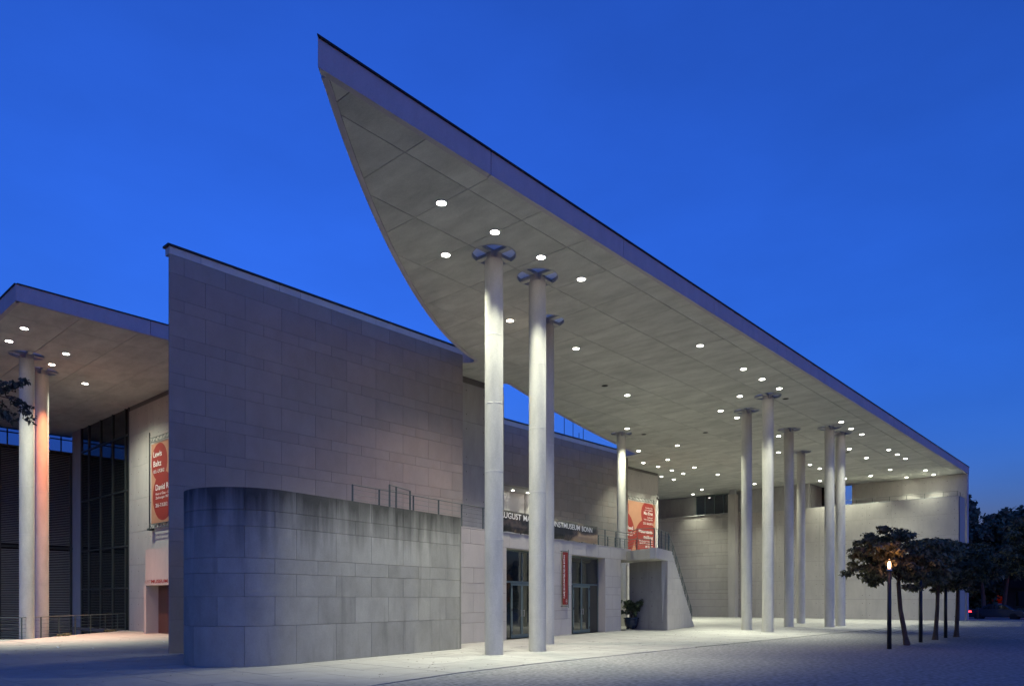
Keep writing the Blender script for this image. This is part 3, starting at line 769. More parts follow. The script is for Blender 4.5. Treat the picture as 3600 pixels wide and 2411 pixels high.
railing('terrace_railing', 'green metal railing with thin bars along the terrace over the cafe', [fpt(x) for x in (14.25, 15.47, 17.19, 18.59, 19.99, 21.4, 22.8, 24.2, 25.6, 27.0, 28.4, 29.8, 31.1, 32.37, 33.7, 35.1)] + [spt(.1, 1.0), spt(.08, .08), spt(.95, .08), spt(1.6, .08), spt(2.5, .08), spt(3.2, .08)], 4.52)
inner = [(32.9, 24.5), (35.4, 24.98), (36.6, 25.15), (37.6, 25.3), (38.3, 25.4), (39.0, 25.5), (39.6, 25.0), (39.9, 24.2)]
railing('terrace_railing', 'second railing set back on the terrace before the red banner', inner, 4.5, h=1.0, rails=7)
railing('terrace_railing', 'short railing with a sloping bar on top of the low rounded wall', [(15.3, 19.2), (15.7, 19.35), (16.6, 19.7)], 4.5, h=1.0, rails=2)

# ------------------------------------------------------------------ outdoor stair
st = thing('outdoor_stair', 'stone clad outdoor stair with stepped edge leading up to the terrace', 'staircase', (S0[0], S0[1], 0), SA)
NS = 25; sA, sB = 3.65, 9.55; zt = 4.42; rise = zt / (NS + 1); tread = (sB - sA) / NS
prof = [(2.5, 0), (sB, 0)]
for i in range(NS, 0, -1):
    s = sA + tread * i; z = zt - rise * i
    prof += [(s, z), (s - tread, z)] if i < NS else [(s, z), (s - tread, z)]
prof += [(sA, zt), (0, zt), (0, 3.86), (2.5, 3.86)]
prof = [p for i, p in enumerate(prof) if p != prof[i - 1]]
tf = lambda a, b, c: (a, c, b)
SC = [0, .86, 1.19, 1.99, 2.29, 2.94, 3.86, 4.43]
for i in range(len(SC) - 1):
    ph = .55 if i % 2 == 0 else 1.2; xs = [0.0]
    x = ph
    while x < 9.6: xs.append(x); x += 1.25
    xs.append(9.7)
    for a, b in zip(xs[:-1], xs[1:]):
        P = clip(prof, a + .006, b - .006, SC[i] + .006, SC[i + 1] - .006)
        if len(P) > 2 and abs(area(P)) > .004:
            MB().prism(P[::-1] if area(P) > 0 else P, -.045, .0, tf=tf).build('stone_slab', 'stone_clean', st)
MB().prism([(max(p[0], 2.69), p[1]) if p[1] < 3.8 else p for p in prof][::-1], .001, .30, tf=tf).build('side_wall', 'concrete_grey', st)
bodyp = [(sA + .02, 0)] + [p for p in prof[1:-4]] + [(sA + .02, zt)]
MB().prism([(p[0], max(p[1] - .02, 0)) for p in bodyp][::-1], .30, 1.9, tf=tf).build('stair_core', 'concrete', st)
for i in range(1, NS + 1):
    s = sA + tread * i; z = zt - rise * i
    MB().box(s - tread, s + .015, .3, 1.9, z - .03, z).build('step', 'stone', st)
MB().prism([(0, .0), (3.65, 0), (3.9, 3.0), (2.4, 3.3), (1.98, 2.12)], 3.87, 4.41).build('landing', 'concrete', st)
# end wall under the landing (concrete with tie holes), faces the potted plant
ew = obj('end_wall', None, st, (2.5, 0, 0), (0, 0, R(-75.2 - 16.5 + 180 - 12)))
dirx, diry = 36.54 - 35.8, 23.59 - 20.67; el = math.hypot(dirx, diry); ea = math.atan2(diry, dirx)
ew.rotation_euler = (0, 0, ea - SA)
MB().box(.34, el, -.5, -.03, 0, 3.86).build('end_core', 'concrete_grey', ew)
for a, b in ((0, 1.5), (1.5, el)):
    for c, d in ((0, 1.72), (1.72, 3.3), (3.3, 3.86)):
        MB().box(a + .004, b - .004, -.03, 0, c + .004, d - .004).build('concrete_panel', 'concrete_grey', ew)
mb = MB()
for a in (.35, 1.15, 1.95, 2.7):
    for z in (.45, 1.35, 2.15, 2.95): mb.add([(a + .028 * math.cos(k * math.pi / 4), .0015, z + .028 * math.sin(k * math.pi / 4)) for k in range(8)], [tuple(range(7, -1, -1))])
mb.build('tie_holes', 'hole', ew, kind='stuff')
sr = [spt(3.35, .08) + (4.42,)] + [spt(s, .08) + (zt - (s - sA) * zt / (sB - sA + tread),) for s in (4.3, 5.1, 5.9, 6.7, 7.5, 8.3, 9.1, 9.5)]
railing('stair_railing', 'green metal railing running down the outdoor stair', sr, 0, h=.92, rails=5)

# potted plant
pp = thing('potted_plant', 'leafy shrub in a dark blue pot by the stair recess', 'plant', (35.85, 23.0, 0))
MB().lathe(0, 0, [(.0, .06), (.26, .06), (.36, .22), (.41, .48), (.40, .58), (.45, .62), (.45, .68), (.38, .68), (.36, .6), (0, .58)], n=28).build('pot', 'pot', pp, smooth=True)
for k in range(3): MB().box(-.06, .06, -.06, .06, 0, .07).build('pot_foot', 'pot', pp, loc=(.22 * math.cos(k * 2.1), .22 * math.sin(k * 2.1), 0))
def leaf_cloud(centers, radii, per, size, rng, droop=.35, flat=.5):
    """Leaf quads scattered in clumps. Returns MB."""
    n = len(centers) * per
    c = np.repeat(np.array(centers), per, 0); r = np.repeat(np.array(radii), per, 0)
    d = rng.normal(size=(n, 3)); d /= np.linalg.norm(d, axis=1)[:, None]
    rr = rng.random(n) ** .45
    p = c + d * r * rr[:, None]
    nrm = d * .6 + rng.normal(size=(n, 3)) * .5 + np.array([0, 0, flat]); nrm /= np.linalg.norm(nrm, axis=1)[:, None]
    u = np.cross(nrm, rng.normal(size=(n, 3))); u /= np.linalg.norm(u, axis=1)[:, None]
    v = np.cross(nrm, u)
    s = size * (.6 + .8 * rng.random(n))[:, None]
    a = p - v * s * .55; b = p + u * s * .42 + v * s * .05 - nrm * s * .08; t = p + v * s * .65 - np.array([0, 0, droop]) * s; e = p - u * s * .42 + v * s * .05 - nrm * s * .08
    V = np.stack([a, b, t, e], 1).reshape(-1, 3)
    me = bpy.data.meshes.new('crown'); me.vertices.add(4 * n); me.loops.add(4 * n); me.polygons.add(n)
    me.vertices.foreach_set('co', V.ravel().astype(np.float32)); me.loops.foreach_set('vertex_index', np.arange(4 * n, dtype=np.int32))
    me.polygons.foreach_set('loop_start', np.arange(0, 4 * n, 4, dtype=np.int32)); me.polygons.foreach_set('loop_total', np.full(n, 4, dtype=np.int32))
    me.update(); me.validate(); return me
def add_leaves(name, me, m, parent, kind='stuff'):
    me.materials.append(M[m]); return obj(name, me, parent, kind=kind)
rng = np.random.default_rng(3)
cs_ = [(rng.normal() * .26, rng.normal() * .26, .85 + rng.random() * .8) for _ in range(46)]
add_leaves('foliage', leaf_cloud(cs_, [(.17, .17, .14)] * 46, 45, .085, rng), 'ivy', pp)
stem = MB()
for k in range(7): stem.tube([(0, 0, .6), (.06 * math.cos(k), .06 * math.sin(k), .9), (.25 * math.cos(k * .9), .25 * math.sin(k * .9), 1.35)], [.018, .012, .006], n=5)
stem.build('stems', 'bark', pp)

# ------------------------------------------------------------------ second stone block behind the terrace, with its lit loggia
b2 = thing('rear_gallery_block', 'stone slab block behind the terrace with a lit recess and roof aerials', 'building', (27.6, 30.5, 0))
NI = (2.5, 9.6, 4.5, 8.85)
clad(b2, 19.4, [4.3, 4.92, 5.3, 6.1, 6.5, 7.3, 7.7, 8.5, 8.85, 9.65, 10.05, 10.85, 11.25, 12.05, 12.5], .8, 1.5, 1.387, holes=[NI], gap=.012)
mb = MB()
for r in subtract([(0, 19.4, 0, 12.5)], [NI]): mb.box(r[0], r[1], .001, .4, r[2], r[3])
mb.box(0, 19.4, 4.0, 4.2, 0, 12.5); mb.box(0, .2, .4, 4, 0, 12.5); mb.box(19.2, 19.4, .4, 4, 0, 12.5); mb.box(.2, 19.2, .4, 4.0, 12.3, 12.5)
mb.build('core_wall', 'mortar', b2)
for k, x in enumerate((0, 2.9, 5.7, 8.5, 11.3, 14.1, 16.9)):
    MB().box(x + .006, min(x + 2.8, 19.4) - .006, -.05, .3, 12.51, 12.78).build('parapet_band', 'white_band', b2)
MB().box(-.05, 19.45, -.11, .34, 12.781, 12.86).build('parapet_cap', 'coping', b2)
for x in (2.5, 4.27, 6.04, 7.81): MB().box(x + .006, x + 1.764, 1.79, 1.85, 4.5, 6.6).build('recess_panel', 'white_wall', b2); MB().box(x + .006, x + 1.764, 1.79, 1.85, 6.61, 8.8).build('recess_panel', 'white_wall', b2)
MB().box(2.4, 9.7, .401, 1.9, 8.81, 8.87).build('recess_ceiling', 'white_wall', b2)
MB().box(2.4, 9.7, -.02, .41, 8.82, 8.95).build('recess_lintel', 'concrete', b2)
for x in (2.4, 9.62): MB().box(x, x + .08, .4, 1.79, 4.5, 8.81).build('recess_side', 'white_wall', b2)
for i, (x, h) in enumerate(((12.4, 1.7), (13.4, 1.5), (14.1, .7), (14.6, 1.6))):
    MB().tube([(x, .6, 12.5), (x, .6, 12.8 + h)], .022, n=6).build('aerial', 'black', b2)
for x, y in ((35.4, 31.75), (36.9, 31.75)):
    downlight(x, y, z=8.80, label='small downlight in the ceiling of the lit recess behind the terrace', group='downlights in the lit recess', power=.10, size=64, rad=.09)

# concrete wall that carries the big banner
bw = thing('banner_wall', 'pale concrete wall with tie holes behind the large red banner', 'wall', (46.2, 32.25, 0))
MB().box(0, 8.2, .03, .5, 0, H - .002).build('core_wall', 'mortar', bw)
panels(bw, [0, 2.73, 5.46, 8.2], [0, 2.1, 4.2, 6.3, 8.4, 10.5, H - .22])
MB().box(0, 8.2, .05, .1, H - .22, H - .003).build('shadow_gap', 'hole', bw)
MB().box(8.2, 8.23, .0, 12, 0, H - .003).build('side_face', 'concrete', bw)

def truss_bar(mb, p, q, r=.018, depth=.22, n=14, up=Vector((0, 0, -1))):
    p, q = Vector(p), Vector(q)
    mb.tube([p, q], r); mb.tube([p + up * depth, q + up * depth], r)
    for i in range(n):
        a = p + (q - p) * (i / n); b = p + (q - p) * ((i + .5) / n) + up * depth; c = p + (q - p) * ((i + 1) / n)
        mb.tube([a, b, c], r * .7, n=5)
def disc(cx, cz, r, y, clipr, n=64):
    P = [(cx + r * math.cos(2 * math.pi * i / n), cz + r * math.sin(2 * math.pi * i / n)) for i in range(n)]
    P = clip(P, *clipr)
    return [(p[0], y, p[1]) for p in P]
rb = thing('large_banner', 'large salmon banner with red circles and white text right of the terrace column', 'banner', (47.0, 32.0, 0))
w0, w1, z0, z1 = 0, 6.52, 5.6, 9.62
MB().box(w0, w1, -.005, .005, z0, z1).build('banner_sheet', 'salmon', rb)
for i, (cx, cz, r) in enumerate([(5.4, 8.72, 1.08), (5.05, 6.55, 1.72), (1.4, 6.9, 1.95), (1.35, 9.0, 1.1)]):
    P = disc(cx, cz, r, -.008 - .002 * i, (w0, w1, z0, z1)); MB().add(P, [tuple(range(len(P)))]).build('red_circle', 'red', rb)
Y_ = -.02
def tR(s, xr, z, wd, h, bold=.006): text_mesh('lettering', s, wd, h, 'letters', rb, xr, z, Y_, align='R', bold=bold)
tR('Wuschelbaum, Holz-', 6.08, 9.2, 1.15, .11, .0); tR('vogel und Augenfisch.', 6.08, 9.02, 1.25, .11, .0)
tR('Max Ernst', 6.1, 8.68, 1.38, .27); tR('Ausstellung für', 6.08, 8.42, .85, .11, .0); tR('Kinder und Jugendliche', 6.08, 8.24, 1.35, .11, .0)
tR('25.3.–26.8.2012', 6.08, 7.88, 1.45, .17, .006)
tR('Wasserstands-', 6.08, 7.16, 2.2, .27); tR('meldung', 6.08, 6.72, 1.38, .27)
tR('Sammlungspräsentation', 6.08, 6.45, 2.1, .12, .0); tR('zum 20. Museumsjubiläum', 6.08, 6.27, 2.0, .12, .0); tR('ab 1.5.2012', 6.08, 5.98, 1.12, .19, .008)
tR('David Reed', 3.08, 7.3, 1.9, .3); tR('Heart of Glass – Gemälde und', 3.3, 7.02, 2.4, .12, .0); tR('Zeichnungen 1967 bis 2012', 3.0, 6.8, 2.2, .12, .0); tR('28.6.–7.10.2012', 2.4, 6.35, 1.5, .19, .006)
tm = MB(); truss_bar(tm, (-.1, -.05, 9.95), (6.7, -.05, 9.95)); tm.build('truss', 'rail_light', rb)
MB().tube([(6.68, -.05, 4.5), (6.68, -.05, 10.5)], .05, n=10).build('banner_pole', 'letters', rb)
sl = MB(); sl.tube([(6.68, -.05, 10.45), (6.5, -.2, 10.5), (6.35, -.35, 10.35)], .022); sl.tube([(6.55, -.2, 10.2), (6.3, -.42, 10.02)], .075, n=10)
sl.build('banner_floodlight', 'black', rb)

# ------------------------------------------------------------------ far walls on the right
bk = thing('rear_wall', 'far wall of pale stone slabs below a strip window', 'wall', (68.2, 46.0, 0), R(-90))
RC = [0, 1.01, 1.73, 2.35, 2.69, 3.5, 3.92, 4.84, 5.2, 6.1, 6.43, 7.29, 7.69, 8.48, 8.84, 9.87, 10.2]
clad(bk, 14.7, RC, .36, 1.06, 1.387, gap=.02, x_start=4.5, m='stone_clean')
MB().box(0, 14.7, .001, .4, -.1, 10.2).build('core_wall', 'mortar', bk)
MB().box(0, 14.7, -.12, .9, 10.205, 10.3).build('ledge', 'concrete_grey', bk)
panels(bk, [0, 4.2, 7.2, 9.48], [10.31, H - .003], 'concrete_grey', y=1.0, ties=False)
panels(bk, [13.06, 14.7], [10.31, H - .003], 'concrete_grey', y=1.0, ties=False)
MB().box(0, 14.7, 1.01, 1.3, 10.3, H - .002).build('upper_core', 'mortar', bk)
sw = thing('strip_window', 'strip window with green frame high in the far stone wall', 'window', (69.17, 36.5, 10.31), R(-90))
f = MB(); f.box(0, 3.57, -.05, .03, 0, .07); f.box(0, 3.57, -.05, .03, 1.98, 2.06)
for x in (0, .99, 2.02, 3.04, 3.5): f.box(x, x + .07, -.049, .029, .07, 1.98)
f.build('window_frame', 'frame', sw)
for a, b in ((.07, .99), (1.06, 2.02), (2.09, 3.04), (3.11, 3.5)): MB().box(a, b, -.012, .0, .07, 1.98).build('glass_pane', 'glass_blue', sw)
pl = thing('square_pillar', 'square concrete pillar standing before the far stone wall', 'pillar', (67.25, 31.55, 0))
MB().box(-.35, .35, -.35, .35, -.05, 11.9).build('shaft', 'concrete', pl); MB().box(-.12, .12, -.3, .3, 11.9, H - .002).build('bracket', 'steel_light', pl)
rc = thing('court_wall', 'far bare concrete wall with rows of tie holes and a low roof railing', 'wall', (68.25, 31.3, 0), R(-90))
OPN = (6.6, 8.0, 10.1, H)
MB().box(0, 18.6, .031, .5, -.1, 10.08).build('core_wall', 'mortar', rc)
panels(rc, [0, 1.6, 3.6, 5.6, 7.6, 9.6, 11.56, 13.6, 15.64, 18.6], [0, 1.73, 3.46, 5.21, 6.98, 8.7, 10.09], tie_dx=.9)
MB().box(15.5, 18.6, .5, 2.4, 0, 10.08).build('end_return', 'concrete', rc)
MB().box(0, 18.6, .0, 2.4, 10.091, 10.13).build('wall_top', 'concrete_grey', rc)
panels(rc, [0, 2.2, 4.4, 6.6], [10.44, H - .003], 'concrete_grey', y=.06, ties=False)
MB().box(0, 6.6, .062, .5, 10.13, H - .002).build('upper_core', 'concrete_grey', rc)
MB().box(6.6, 6.66, .5, 3.4, 10.13, H - .002).build('opening_side', 'concrete_grey', rc)
MB().box(6.66, 7.5, 3.3, 3.4, 10.13, H - .002).build('opening_glass', 'glass', rc)
MB().box(7.5, 8.6, 3.3, 3.5, 10.13, H - .002).build('opening_back', 'concrete_grey', rc)
railing('roof_railing', 'thin low metal railing on top of the far concrete wall', [(68.45, y) for y in (21.9, 20.6, 19.28, 17.9, 16.56, 15.2, 13.85, 12.84)] + [(69.6, 12.84)], 10.12, h=.42, rails=1, post_w=.04, top_r=.014)
ow = thing('outer_wall', 'full height end wall in concrete carrying the far end of the canopy', 'wall', (71.65, 21.95, 0), R(-90))
MB().box(0, 9.22, .03, .55, -.1, H - .002).build('core_wall', 'concrete', ow)
panels(ow, [0, 2.1, 4.2, 6.3, 9.22], [0, 2.05, 4.1, 6.15, 8.2, 10.25, H - .18])
MB().box(9.225, 9.25, .0, .55, 0, H - .04).build('end_face', 'fascia', ow)

# ------------------------------------------------------------------ entrance side on the left
lw = thing('entrance_wall', 'pale concrete wall with tie holes left of the tall stone block', 'wall', (16.0, 42.96, 0), R(-90))
MB().box(0, 13.2, .03, .5, -.1, H - .002).build('core_wall', 'mortar', lw)
panels(lw, [0, 2.6, 5.2, 7.8, 10.4, 13.2], [0, 1.8, 3.6, 5.4, 7.18, 8.97, 10.75, H - .25])
MB().box(0, 13.2, .05, .12, H - .25, H - .003).build('shadow_gap', 'hole', lw)
po = thing('entrance_porch', 'concrete door surround with red museum lettering and dark wooden door', 'entrance', (15.05, 38.55, 0), R(-90))
DO = (.24, 3.4, 0, 2.42)
P = [(0.25, .0), (4.2, 0), (4.2, .95), (0, .95), (0, .25)] + [(.25 - .25 * math.cos(t), .25 - .25 * math.sin(t)) for t in np.linspace(.2, 1.4, 6)]
MB().prism(P, 2.42, 4.2).build('porch_lintel', 'concrete', po)
MB().box(0, .24, 0.02, .95, -.02, 2.42).build('porch_jamb', 'concrete', po); MB().box(3.4, 4.2, 0, .95, -.02, 2.42).build('porch_jamb', 'concrete', po)
for a, b in ((.26, 1.3), (1.31, 2.34), (2.35, 3.38)):
    MB().box(a, b, .62, .68, 0, 2.4).build('door_leaf', 'wood', po)
text_mesh('lettering', 'KUNST', .72, .17, 'paleletters', po, .16, 2.52, -.004)
text_mesh('lettering', 'MUSEUM', 1.9, .17, 'redletters', po, .93, 2.52, -.004, bold=.03)
lbn = thing('tall_banner', 'tall salmon banner with red circles and white text on the entrance wall', 'banner', (15.82, 39.52, 0), R(-90))
w0, w1, z0, z1 = 0, 4.0, 5.65, 9.77
MB().box(w0, w1, -.005, .005, z0, z1).build('banner_sheet', 'salmon', lbn)
for i, (cx, cz, r) in enumerate([(1.0, 8.78, .96), (1.45, 7.0, 1.25), (3.4, 8.0, .9)]):
    P = disc(cx, cz, r, -.008 - .002 * i, (w0, w1, z0, z1)); MB().add(P, [tuple(range(len(P)))]).build('red_circle', 'red', lbn)
def tL(s, x, z, wd, h, bold=.006): text_mesh('lettering', s, wd, h, 'letters', lbn, x, z, -.02, bold=bold)
tL('Lewis', .3, 9.06, 1.0, .3); tL('Baltz', .3, 8.57, .95, .3); tL('10.5.–2.9.2012', .3, 8.23, 1.3, .17, .005)
tL('David Reed', .57, 7.33, 2.25, .3); tL('Heart of Glass – Gemälde und', .57, 7.08, 2.5, .13, 0); tL('Zeichnungen 1967 bis 2012', .57, 6.88, 2.3, .13, 0); tL('28.6.–7.10.2012', .57, 6.46, 1.42, .19, .005)
for tz in (10.08, 5.62):
    tm = MB(); truss_bar(tm, (-.05, -.06, tz), (4.1, -.06, tz), n=10); tm.build('truss', 'rail_light', lbn)
MB().tube([(-.08, -.06, 5.3), (-.08, -.06, 10.4)], .035, n=8).box(-.35, .0, -.1, .14, 5.32, 5.42).build('banner_pole', 'dark_frame', lbn)
gw = thing('glazed_wall', 'tall dark glazed wall with green mullions beside the concrete entrance wall', 'window', (16.05, 50.6, -3.0), R(-90))
ms = [0, 1.3, 3.25, 5.15, 7.05, 7.56]; zs = [0, 5.3, 7.66, 10.75, 13.84, H + 2.98]
f = MB()
for x in ms: f.box(x, x + .07, -.08, .05, 0, H + 2.99)
for z in zs[:-1]: f.box(0, 7.6, -.07, .045, z, z + .08)
f.build('window_frame', 'dark_frame', gw)
for a, b in zip(ms[:-1], ms[1:]):
    for c, d in zip(zs[:-1], zs[1:]): MB().box(a + .07, b, -.01, .01, c + .08, d).build('glass_pane', 'glass', gw)
MB().box(0, 7.6, .3, .4, 0, H + 2.9).build('dark_backing', 'dark', gw)
cp_ = thing('corner_pier', 'narrow concrete pier between the glazed wall and the louvred front', 'pillar', (16.0, 52.2, -3.0), R(-90))
MB().box(0, 1.58, 0, .6, 0, H + 2.995).build('shaft', 'concrete_grey', cp_)
lv = thing('louvred_front', 'dark front of fine horizontal metal louvres behind the railing', 'building', (-2.0, 52.2, -3.0))
MB().box(0, 18.5, .25, .4, 0, 14.0).build('backing_wall', 'dark', lv)
f = MB()
for x in (0, 3.9, 7.95, 10.1, 14.05, 17.85): f.box(x, x + .1, -.08, .2, 0, 14.06)
for z in (0, 7.9, 13.96): f.box(0, 18, -.09, .2, z, z + .11)
f.build('louvre_frame', 'dark_frame', lv)
for k, (a, b) in enumerate(((4.0, 7.95), (8.05, 10.1), (10.2, 14.05), (14.15, 17.85))):
    s = MB(); z = .15
    while z < 13.9:
        if not (7.8 < z < 8.05): s.add([(a, -.05, z), (b, -.05, z), (b, .05, z + .05), (a, .05, z + .05), (a, -.05, z + .012), (b, -.05, z + .012), (b, .05, z + .062), (a, .05, z + .062)], [(0, 3, 2, 1), (4, 5, 6, 7), (0, 1, 5, 4), (1, 2, 6, 5), (2, 3, 7, 6), (3, 0, 4, 7)])
        z += .105
    s.build('louvre_slats', 'louvre', lv, kind='stuff')
up = thing('upper_glazing', 'bluish glazed upper storey above the louvred front', 'window', (-2.0, 54.35, 10.9))
for k in range(7): MB().box(3 * k + .03, 3 * k + 2.97, 0, .02, 0, 2.6).build('glass_pane', 'clear_glass', up)
f = MB(); f.box(0, 21, -.04, .06, 1.32, 1.38)
for k in range(8): f.box(3 * k - .03, 3 * k + .03, -.04, .06, 0, 2.6)
f.build('window_frame', 'dark_frame', up)
railing('curved_railing', 'green metal railing with curved corner before the sunken court', [(5.2, 37.72), (6.9, 37.72), (8.2, 37.7), (8.62, 37.36), (9.3, 36.7), (10.31, 37.75), (11.32, 38.78), (12.31, 39.75), (13.34, 40.8), (14.41, 41.9), (15.32, 42.75), (15.9, 43.2)], 0.0, h=.93, rails=5)
# bits of paper and dry plants on the paving
for (x, y) in ((8.6, 29.6), (8.5, 29.2), (9.2, 27.9), (12.5, 30.0)):
    MB().add([(0, 0, .004), (.12, .03, .03), (.1, .14, .008), (-.02, .11, .035)], [(0, 1, 2), (0, 2, 3)]).build('paper_scrap', 'paper', loc=(x, y, 0), label='small pale scrap of paper lying on the dark paving', cat='litter', group='paper scraps on the paving')
rng = np.random.default_rng(5)
lt = MB()
for k in range(520):
    x, y = (rng.uniform(12, 45), rng.uniform(11.5, 20)) if k < 330 else (rng.uniform(5, 15), rng.uniform(12, 34))
    if x > 17.5 and y > 19: continue
    r_ = rng.uniform(.015, .05); a_ = rng.uniform(0, 6.3)
    lt.add([(x + r_ * math.cos(a_), y + r_ * math.sin(a_), .004), (x + .4 * r_ * math.cos(a_ + 1.6), y + .4 * r_ * math.sin(a_ + 1.6), .012), (x - r_ * math.cos(a_), y - r_ * math.sin(a_), .005), (x + .4 * r_ * math.cos(a_ - 1.6), y + .4 * r_ * math.sin(a_ - 1.6), .009)], [(0, 1, 2, 3)])
lt.build('leaf_litter', 'bark', kind='stuff', label='small dry leaves scattered over the forecourt', cat='leaves')
for (x, y, l) in ((11.5, 38.55, 'dry low weeds under the second straight bay of the curved railing'), (14.6, 41.8, 'dark low weeds beside the railing end near the concrete wall')):
    t = thing('weed_clump', l, 'plant', (x, y, 0), R(45)); cs_ = [(rng.uniform(-.5, .5), rng.uniform(-.1, .1), .07) for _ in range(14)]
    add_leaves('foliage', leaf_cloud(cs_, [(.1, .08, .06)] * 14, 14, .07, rng), 'leaf', t)

# ------------------------------------------------------------------ round trees and lanterns on the gravel
def round_tree(x, y, seed, label, lean=(0, 0), rx=1.85, zc=3.2, rz=1.28, h0=2.3):
    rng = np.random.default_rng(seed)
    t = thing('round_tree', label, 'tree', (x, y, 0), 0, 'clipped round trees on the gravel')
    tr = MB(); lx, ly = lean
    tr.tube([(0, 0, -.1), (0.0, 0, .03), (lx * .2, ly * .2, .35), (lx * .75, ly * .75, 1.3), (lx, ly, h0), (lx * .9, ly * .9, h0 + .7)], [.17, .125, .09, .078, .072, .06], n=12)
    for k in range(9):
        a = k * 2.4 + seed; r = rx * rng.uniform(.45, .8); zz = zc + rng.uniform(-.35, .5)
        tr.tube([(lx, ly, h0 + .05 + .06 * k), (lx + r * .45 * math.cos(a), ly + r * .45 * math.sin(a), (h0 + zz) / 2 + .25), (lx + r * math.cos(a), ly + r * math.sin(a), zz)], [.045, .028, .01], n=6)
    tr.build('trunk', 'bark', t, smooth=True)
    cs, rs = [], []
    for k in range(190):
        d = rng.normal(size=3); d /= np.linalg.norm(d)
        if d[2] < -.8: d[2] = -.8
        q = (.62 + .38 * rng.random()) if k < 115 else .5 * rng.random()
        wob = 1 + .13 * math.sin(3 * math.atan2(d[1], d[0]) + seed) + .07 * math.sin(7 * math.atan2(d[1], d[0]) + 2 * seed) + rng.normal() * .06
        wob = min(wob, 1.12)
        cs.append((lx + d[0] * rx * q * wob, ly + d[1] * rx * q * wob, zc + d[2] * rz * q * (1 + rng.normal() * .06)))
        s = rng.uniform(.12, .32); rs.append((s * 1.4, s * 1.4, s * .6))
    add_leaves('crown', leaf_cloud(cs, rs, 75, .125, rng, droop=.5, flat=.9), 'leaf', t)
    return t
round_tree(30.28, 7.32, 11, 'clipped round tree with bent trunk behind the lit lantern', lean=(-.28, .22))
round_tree(35.3, 7.44, 12, 'clipped round tree between the two unlit lantern posts', lean=(.12, -.08))
round_tree(38.62, 7.28, 13, 'clipped round tree at the end of the row by the cobbles', lean=(.05, -.05), rx=1.65)
round_tree(34.5, 3.35, 14, 'clipped round tree standing apart from the row near the street', rx=1.85, zc=3.7, rz=1.25)
def lantern(x, y, lit, label):
    t = thing('lantern_post', label, 'street lamp', (x, y, 0), 0, 'lantern posts among the round trees')
    MB().cyl(0, 0, -.05, 2.72, .075, .06, n=14).build('pole', 'black', t, smooth=True)
    MB().lathe(0, 0, [(.06, 2.70), (.085, 2.71), (.085, 2.76), (.05, 2.78), (0, 2.78)], n=14).build('collar', 'steel_light', t)
    MB().lathe(0, 0, [(0, 2.78), (.035, 2.785), (.048, 2.85), (.048, 2.96), (.03, 3.02), (0, 3.03)], n=14).build('lantern_glass', 'lantern' if lit else 'glass_blue', t, smooth=True)
    MB().lathe(0, 0, [(.075, 3.02), (.03, 3.1), (0, 3.12)], n=14).build('lantern_cap', 'black', t)
    if lit:
        l = bpy.data.lights.new('lantern_lamp', 'POINT'); l.energy = 2.2; l.color = (1, .42, .15); l.shadow_soft_size = .12
        obj('lantern_lamp', l, t, (.0, 0.0, 3.25))
lantern(27.62, 7.23, True, 'slim black lantern post with glowing lamp before the round trees')
lantern(32.8, 7.43, False, 'slim black post between the bent tree and the middle tree')
lantern(37.45, 7.48, False, 'slim black post between the middle and the last round tree')

# ------------------------------------------------------------------ street side
def street_tree(x, y, seed, label, h, rx, z0, leaf, per=70, nc=110, size=.38, lean=0.0, limbs=6, tr_r=.22):
    rng = np.random.default_rng(seed); t = thing('street_tree', label, 'tree', (x, y, -.05), 0, 'dark trees along the street')
    tr = MB(); tr.tube([(0, 0, -.2), (0, 0, .2), (0, lean * .5, z0 * .6), (0, lean, z0 + .6), (0, lean * 1.1, h * .75)], [tr_r * 1.25, tr_r, tr_r * .8, tr_r * .7, tr_r * .3], n=10)
    for k in range(limbs):
        a = k * 2.4 + seed; zz = z0 + .2 + .5 * k; r = rx * rng.uniform(.5, .85)
        tr.tube([(0, lean, zz), (r * .5 * math.cos(a), lean + r * .5 * math.sin(a), zz + 1.0), (r * math.cos(a), lean + r * math.sin(a), zz + 2.4)], [tr_r * .45, tr_r * .3, .03], n=6)
    tr.build('trunk', 'bark_red', t, smooth=True)
    cs, rs = [], []; zc = (z0 + h) / 2; rz = (h - z0) / 2
    for k in range(nc):
        d = rng.normal(size=3); d /= np.linalg.norm(d); q = rng.random() ** .4
        tp = 1 - .35 * max(d[2], 0)
        cs.append((d[0] * rx * q * tp, lean + d[1] * rx * q * tp, zc + d[2] * rz * q)); s = rng.uniform(.5, 1.1); rs.append((s, s, s * .7))
    add_leaves('crown', leaf_cloud(cs, rs, per, size, rng, droop=.3, flat=.4), leaf, t)
street_tree(87.5, 16.9, 21, 'tall dark tree with pointed top next to the end of the concrete wall', 14.2, 3.2, 4.0, 'leaf_far', nc=170, per=80, size=.42)
street_tree(88.5, 12.6, 22, 'dark street tree with leaning trunk beside the hedge', 10.9, 3.6, 4.2, 'leaf_far2', nc=150, lean=-.5)
street_tree(87.0, 13.9, 23, 'street tree with forked trunk beyond the road', 10.0, 3.0, 3.6, 'leaf_far', lean=.3)
street_tree(90.0, 9.6, 24, 'dark street tree in front of the low dark house', 11.6, 3.8, 4.4, 'leaf_far2', nc=150)
street_tree(96.0, 16.5, 25, 'small tree behind the hedge between the taller trunks', 6.0, 2.6, 1.0, 'leaf_far', tr_r=.12)
street_tree(100.0, 20.0, 26, 'bushy tree deep behind the hedge', 9.0, 5.0, 1.0, 'leaf_far', nc=150, size=.5)
street_tree(104.0, 13.0, 27, 'broad dark tree behind the low dark house', 12.0, 5.5, 2.5, 'leaf_far2', nc=180, size=.5)
street_tree(92.0, 5.0, 28, 'dark street tree beyond the road past the house', 11.0, 3.8, 3.5, 'leaf_far')
